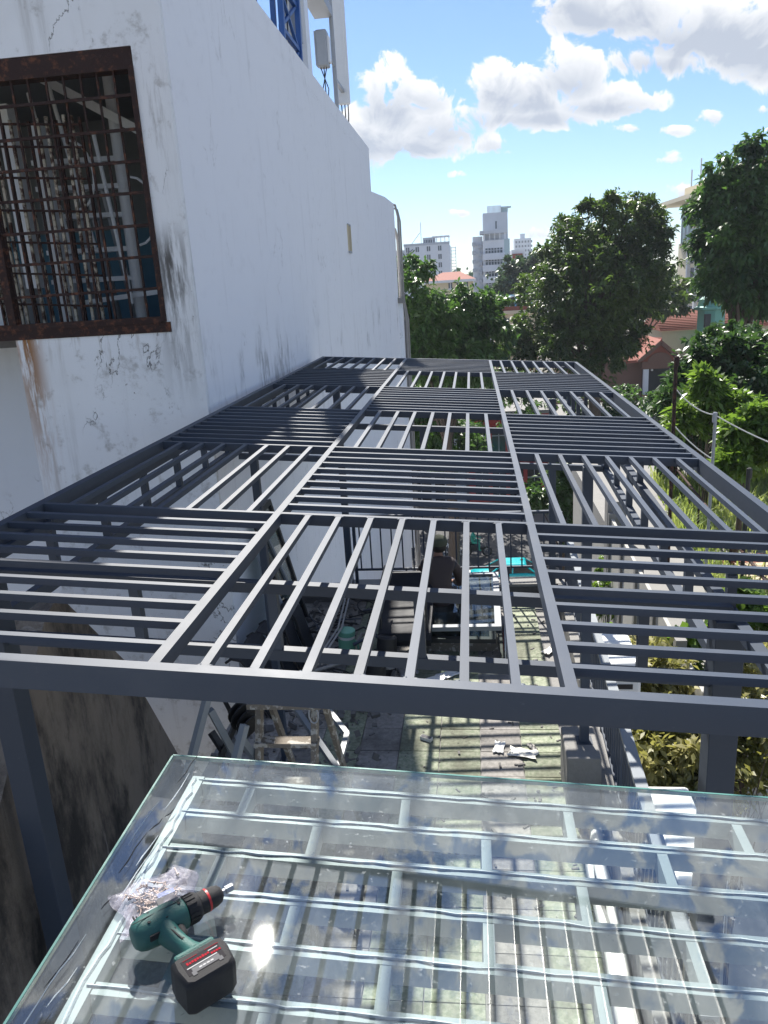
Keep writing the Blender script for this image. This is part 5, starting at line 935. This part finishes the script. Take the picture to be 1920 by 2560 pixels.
def post(name, label, x, y, z1, r, mat): t_ = thing(name, label, 'post', (x, y, LZ)); MB().tube([(x, y, LZ - .05), (x + random.uniform(-.02, .02), y, z1)], r, 10).obj('pole', mat, t_, True); MB().lathe((x, y, z1 - .18), (0, 0, 1), [(0, r * 1.25), (.16, r * 1.25), (.19, r * .8)], 10).obj('cap', mat, t_); return t_
post('iron_post', 'tall rusty iron post holding the clothes line', 3.80, 15.3, -1.58, .035, 'rusty_steel'); post('iron_post', 'shorter grey steel post where the clothes line turns', 4.46, 15.05, -2.62, .03, 'grey_metal')
for k, (x, y) in enumerate(((5.0, 14.6), (5.45, 14.4))): post('iron_post', ('black fence post beside the pavers', 'black fence post below the lime green tree')[k], x, y, -3.6 - .5 * k, .04, 'black_iron')
def rope(label, a, b, sag): a, b = Vector(a), Vector(b); tag(MB().tube([a.lerp(b, t) - Vector((0, 0, sag * 4 * t * (1 - t))) for t in np.linspace(0, 1, 18)], .012, 6).obj('clothes_line', 'paper', smooth=True), label, 'rope')
rope('white clothes line sagging between rusty and grey posts', (3.80, 15.3, -2.18), (4.46, 15.05, -2.66), .10); rope('white clothes line running on from the grey post past the lime tree', (4.46, 15.05, -2.66), (7.2, 13.6, -3.55), .22); rope('lower white rope slung from the rusty post to the grey one', (3.80, 15.3, -2.88), (4.46, 15.05, -3.5), .05)
a, b_ = atz(1690, 1170, -5.2), atz(1925, 1465, -5.2); hr = thing('pipe_rail', 'rusty pipe rail crossing the grassy roof', 'rail', (a.x, a.y, LZ)); MB().tube([a, b_], .03, 8).obj('pipe', 'rusty_steel', hr, True)
for t_ in (.0, .35, .7, 1): c = a.lerp(b_, t_); MB().tube([(c.x, c.y, LZ - .03), c], .025, 8).obj('stanchion', 'rusty_steel', hr)

# ------------------------------------------------------------------ trees and shrubs
def leafcloud(ctrs, normals, per, L, Wd, droop, spread):
    """rosettes of leaves; ctrs (n,3) array"""
    n = len(ctrs); C = np.repeat(ctrs, per, 0); N = np.repeat(normals, per, 0); m = len(C)
    d = RNG.normal(size=(m, 3)); d /= np.linalg.norm(d, axis=1)[:, None]; d = d + N * .75; d[:, 2] -= droop; d /= np.linalg.norm(d, axis=1)[:, None]
    C = C + RNG.normal(size=(m, 3)) * spread
    ln = L * RNG.uniform(.65, 1.3, m)[:, None]; s_ = np.cross(d, RNG.normal(size=(m, 3)) * .5 + np.array([0, 0, 1.])); s_ /= np.linalg.norm(s_, axis=1)[:, None] + 1e-9; w = ln * Wd
    mid = C + d * ln * .5; mid[:, 2] += (ln[:, 0] * .06); tip = C + d * ln; tip[:, 2] -= ln[:, 0] * .14
    V = np.stack([C, mid + s_ * w, tip, mid - s_ * w], 1).reshape(-1, 3)
    return V, m
def tree(name, label, cat, base, blobs, n_clump, per, L, Wd, mat, tr, group=None, droop=.35, spread=None, shell=.55, clump=6, inner=.19, sats=4):
    r = thing(name, label, cat, tuple(base), group); base = Vector(base); pts = []; nr = []; tips = []
    sat = []; nmain = len(blobs)
    for b in blobs:
        for _ in range(sats + (1 if RNG.random() < .6 else 0)):
            u = RNG.normal(size=3); u[2] = abs(u[2]) * .9; u /= np.linalg.norm(u); f = RNG.uniform(.16, .42); sat.append((Vector(np.array(b[0]) + u * np.array(b[1:4]) * RNG.uniform(.95, 1.22)), b[1] * f, b[2] * f, b[3] * f))
    blobs = list(blobs) + sat
    vol = [b[1] * b[2] * b[3] for b in blobs]; tot = sum(v ** .75 for v in vol)
    for b, v in zip(blobs, vol):
        k = max(4, int(n_clump * v ** .75 / tot / clump)); c = np.array(b[0]); R_ = np.array(b[1:4])
        u = RNG.normal(size=(k, 3)); u /= np.linalg.norm(u, axis=1)[:, None]; rad_ = RNG.uniform(shell, 1.05, k) ** .8; rad_ = np.where(RNG.random(k) < .10, RNG.uniform(1.05, 1.28, k), rad_); cc = c + u * R_ * rad_[:, None]
        cs = float(min(R_)) * inner; cc2 = np.repeat(cc, clump, 0) + RNG.normal(size=(k * clump, 3)) * cs * np.array([1, 1, .7]); pts.append(cc2); nn = np.repeat(u, clump, 0); nr.append(nn)
        if len(tips) < 5 * nmain: tips += [Vector(p * .8 + c * .2) for p in cc[:: max(1, k // 4)]][:5]
    P_ = np.concatenate(pts); N_ = np.concatenate(nr); V, m = leafcloud(P_, N_, per, L, Wd, droop, spread if spread is not None else L * .25)
    me = bpy.data.meshes.new('crown'); me.vertices.add(len(V)); me.vertices.foreach_set('co', V.astype(np.float32).ravel()); me.loops.add(4 * m); me.loops.foreach_set('vertex_index', np.arange(4 * m, dtype=np.int32)); me.polygons.add(m); me.polygons.foreach_set('loop_start', np.arange(0, 4 * m, 4, dtype=np.int32)); me.polygons.foreach_set('loop_total', np.full(m, 4, dtype=np.int32)); me.update(calc_edges=True); me.materials.append(MATS[mat])
    o = bpy.data.objects.new('crown', me); COL.objects.link(o); setp(o, r)
    cm = sum((Vector(b[0]) for b in blobs), Vector()) / len(blobs); fork = base.lerp(cm, .55); tk = MB(); tk.tube([base - Vector((0, 0, .1)), base.lerp(fork, .5) + Vector((tr * .6, -tr * .3, 0)), fork, cm], [tr * 1.25, tr, tr * .8, tr * .4], 10)
    for t_ in tips: k_ = fork.lerp(cm, RNG.uniform(0, .8)); mid = k_.lerp(t_, .5) + Vector((0, 0, .04 * (t_ - k_).length)); tk.tube([k_, mid, t_], [tr * .30, tr * .15, tr * .04], 6)
    tk.obj('trunk', 'bark', r, True); return r
def at(px, py, Y): return tuple(aty(px, py, Y))
def blob(px, py, Y, rxp, rzp, ry=None):
    k = Y / FPX * .88; return (aty(px, py, Y), rxp * k, (ry or rxp) * k, rzp * k)
def gnd(px, py, Y, z=ST): return (aty(px, py, Y).x, Y, z)
tree('street_tree', 'dense drooping tree at the end of the white building', 'tree', gnd(1110, 800, 40), [blob(1040, 740, 39, 62, 85), blob(1100, 815, 40, 70, 85), blob(1180, 800, 41, 72, 70), blob(1230, 850, 41, 50, 55), blob(1060, 890, 39, 75, 70), blob(1150, 910, 40, 90, 60), blob(1025, 830, 38, 45, 80), blob(1060, 1050, 42, 70, 70), blob(1130, 1110, 43, 80, 60)], 4000, 8, .34, .20, 'leaf_mango', .30, 'street trees', .75)
tree('street_tree', 'largest dark street tree with feathery top in the middle', 'tree', gnd(1500, 800, 48), [blob(1440, 640, 48, 90, 80), blob(1560, 590, 48, 95, 85), blob(1500, 720, 47, 150, 100), blob(1400, 740, 49, 90, 70), blob(1590, 700, 48, 80, 100), blob(1360, 840, 47, 80, 70), blob(1470, 860, 46, 120, 80), blob(1545, 830, 47, 60, 60), blob(1625, 610, 48, 45, 45), blob(1420, 570, 49, 30, 20), blob(1600, 545, 48, 50, 40), blob(1300, 890, 47, 50, 50), blob(1505, 520, 48, 40, 24)], 6400, 8, .32, .18, 'leaf_street', .42, 'street trees', .25)
tree('street_tree', 'tall glossy tree on the right rising against the sky', 'tree', gnd(1880, 700, 40), [blob(1840, 520, 40, 85, 90), blob(1900, 440, 40, 70, 70), blob(1825, 620, 39, 70, 85), blob(1890, 640, 40, 90, 110), blob(1810, 700, 39, 60, 50), blob(1885, 735, 40, 80, 40), blob(1790, 500, 40, 35, 40), blob(1960, 560, 40, 90, 150)], 4400, 8, .34, .21, 'leaf_mango', .36, 'street trees', .7)
tree('garden_tree', 'dark glossy broad-leaved tree behind the clothes line', 'tree', gnd(1800, 900, 24), [blob(1765, 905, 24, 65, 70), blob(1830, 905, 24, 80, 75), blob(1910, 915, 24, 80, 70), blob(1740, 1010, 23, 75, 90), blob(1840, 1000, 23, 90, 80), blob(1715, 950, 24, 35, 60), blob(1740, 1100, 22, 60, 60), blob(1910, 990, 24, 60, 70), blob(1690, 1040, 23.5, 45, 70), blob(1880, 860, 25, 70, 45), blob(1800, 860, 25, 50, 40), blob(1700, 1130, 22, 50, 50), blob(1860, 1060, 22.5, 80, 60)], 2300, 9, .25, .20, 'leaf_dark', .2, None, .25)
tree('garden_tree', 'bright lime green tree beside the grassy roof', 'tree', gnd(1850, 1120, 16.2, LZ), [blob(1850, 1095, 16, 62, 50), blob(1900, 1130, 16, 60, 60), blob(1835, 1165, 15.7, 45, 40), blob(1880, 1050, 16.2, 35, 30)], 300, 9, .20, .20, 'leaf_bright', .06, None, .05)
tree('garden_tree', 'lighter green leafy sprouts of the dark tree', 'tree', gnd(1760, 1000, 20), [blob(1765, 985, 20, 40, 45), blob(1830, 1030, 20, 50, 40), blob(1720, 1060, 20, 40, 40)], 130, 9, .26, .16, 'leaf_bright', .07, None, .1)
tree('far_tree', 'rounded green tree between the big tree and beige tower', 'tree', gnd(1620, 720, 78), [blob(1600, 730, 78, 70, 40), blob(1660, 740, 78, 70, 45), blob(1560, 760, 78, 60, 40)], 700, 8, .55, .25, 'leaf_street', .35, 'trees behind the houses', .2)
tree('far_tree', 'dark rounded tree in front of the tall white building', 'tree', gnd(1310, 720, 100), [blob(1300, 700, 100, 45, 45), blob(1340, 690, 100, 45, 50), blob(1265, 735, 98, 32, 30), blob(1320, 740, 98, 60, 35)], 900, 8, .6, .28, 'leaf_far', .4, 'trees behind the houses', .2)
tree('far_tree', 'low green tree below the yellow house', 'tree', gnd(1165, 760, 80), [blob(1160, 765, 80, 60, 25), blob(1210, 775, 80, 40, 25), blob(1110, 770, 80, 50, 25)], 500, 8, .5, .26, 'leaf_street', .3, 'trees behind the houses', .2)
tree('street_tree', 'slim dark leafy tree seen between the pergola posts', 'tree', gnd(1418, 1240, 32), [blob(1415, 1190, 32, 40, 50), blob(1420, 1270, 32, 38, 60), blob(1440, 1340, 31, 30, 40), blob(1350, 1240, 33, 40, 30)], 420, 8, .32, .2, 'leaf_mango', .14, 'street trees', .5)
def shrub(label, base, blobs, n, per, L, Wd, mat, droop=.0): return tree('shrub', label, 'shrub', base, blobs, n, per, L, Wd, mat, .045, 'garden shrubs', droop, shell=.2, clump=5, inner=.22, sats=1)
shrub('olive and cream leaved shrub below the air-conditioner boxes', (2.2, 8.6, ST), [blob(1640, 1880, 9.4, 130, 120), blob(1620, 1700, 10.2, 100, 80), blob(1700, 1990, 9.2, 110, 80), blob(1600, 1620, 11, 70, 50), blob(1680, 1780, 10, 90, 90)], 900, 9, .15, .19, 'leaf_olive', .0)
shrub('olive leaved shrub with bare twigs outside the thick outer post', (3.0, 8.2, ST), [blob(1860, 1900, 9.4, 90, 110), blob(1850, 1780, 10, 90, 80), blob(1900, 1680, 10.6, 80, 70)], 330, 9, .14, .2, 'leaf_olive')
shrub('dark green shrub growing behind the bare twigs', (3.3, 9.3, ST), [blob(1850, 1850, 10.8, 120, 150), blob(1900, 1720, 11.2, 90, 110), blob(1560, 1820, 10.6, 50, 90)], 420, 9, .13, .2, 'leaf_dark')
shrub('green leafy shrub beside the concrete panel wall', (2.3, 17, ST), [blob(1545, 1500, 17, 60, 40), blob(1540, 1410, 19, 60, 30), blob(1560, 1380, 20, 40, 40), blob(1500, 1620, 14, 60, 40)], 420, 8, .17, .22, 'leaf_bright'); shrub('broad-leaved creeper on the panel wall', (2.75, 11.2, ST), [blob(1690, 1640, 11.4, 50, 40), blob(1720, 1600, 11.6, 40, 30), blob(1870, 1530, 12.5, 60, 60)], 130, 7, .2, .32, 'leaf_bright')
tw = thing('bare_twigs', 'tangle of bare brown twigs outside the thick outer post', 'twigs', (3.0, 8.6, ST))
for k in range(34): a = Vector((RNG.uniform(2.6, 3.5), RNG.uniform(8.2, 10), RNG.uniform(-7.8, -6.4))); b_ = a + Vector((RNG.normal() * .5, RNG.normal() * .4, RNG.uniform(.2, 1.3))); MB().tube([a, a.lerp(b_, .5) + Vector((RNG.normal() * .06, 0, 0)), b_], [.011, .008, .004], 5).obj('twig', 'bark', tw)
MB().tube([(3.0, 8.9, ST), (3.05, 9, -7)], [.06, .03], 8).obj('stem', 'bark', tw)
tree('street_tree', 'kerbside tree shading the far pavement', 'tree', gnd(1010, 1180, 54), [blob(980, 1010, 54, 120, 90), blob(1250, 1000, 53, 110, 80), blob(1100, 1010, 54, 120, 70)], 900, 8, .4, .2, 'leaf_mango', .25, 'street trees', .5)
# wooded skyline far behind
pts = []; nr = []
for k in range(1500):
    Yf = RNG.uniform(170, 330); x = RNG.uniform(-.42, .62) * Yf; h = RNG.uniform(.25, 1) ** .7 * (15.5 + 1.6 * math.sin(x * .06) + 1.2 * math.sin(x * .21 + 2)); pts.append((x, Yf, ST + h)); nr.append((0, -.4, .9))
P_ = np.array(pts); V, m = leafcloud(P_, np.array(nr), 12, 1.5, .4, .1, 1.6)
o = tag(MB().add([tuple(v) for v in V], [(4 * i, 4 * i + 1, 4 * i + 2, 4 * i + 3) for i in range(m)]).obj('distant_woods', 'leaf_far'), 'mass of distant treetops along the skyline', 'trees'); o['kind'] = 'stuff'

tree('street_tree', 'low spreading tree across the street below the gabled house', 'tree', gnd(1650, 1030, 58), [blob(1590, 1010, 58, 60, 45), blob(1650, 1050, 58, 70, 45), blob(1700, 1040, 58, 50, 45), blob(1560, 1060, 57, 60, 40), blob(1470, 1010, 57, 70, 40)], 900, 8, .36, .2, 'leaf_mango', .2, 'street trees', .4)

# ------------------------------------------------------------------ air
t = NT('thin_haze'); vol = t.n('ShaderNodeVolumePrincipled'); vol.inputs['Color'].default_value = (.80, .88, 1.0, 1); vol.inputs['Density'].default_value = .00032; vol.inputs['Anisotropy'].default_value = .3
t.l(vol.outputs[0], t.out.inputs['Volume']); MATS['thin_haze'] = t.m
hzb = MB().bb(-400, 500, -60, 520, -17.5, 45).obj('haze', 'thin_haze'); hzb['kind'] = 'stuff'; hzb['label'] = 'thin pale haze in the air over the town'; hzb['category'] = 'haze'
S.cycles.volume_bounces = 0
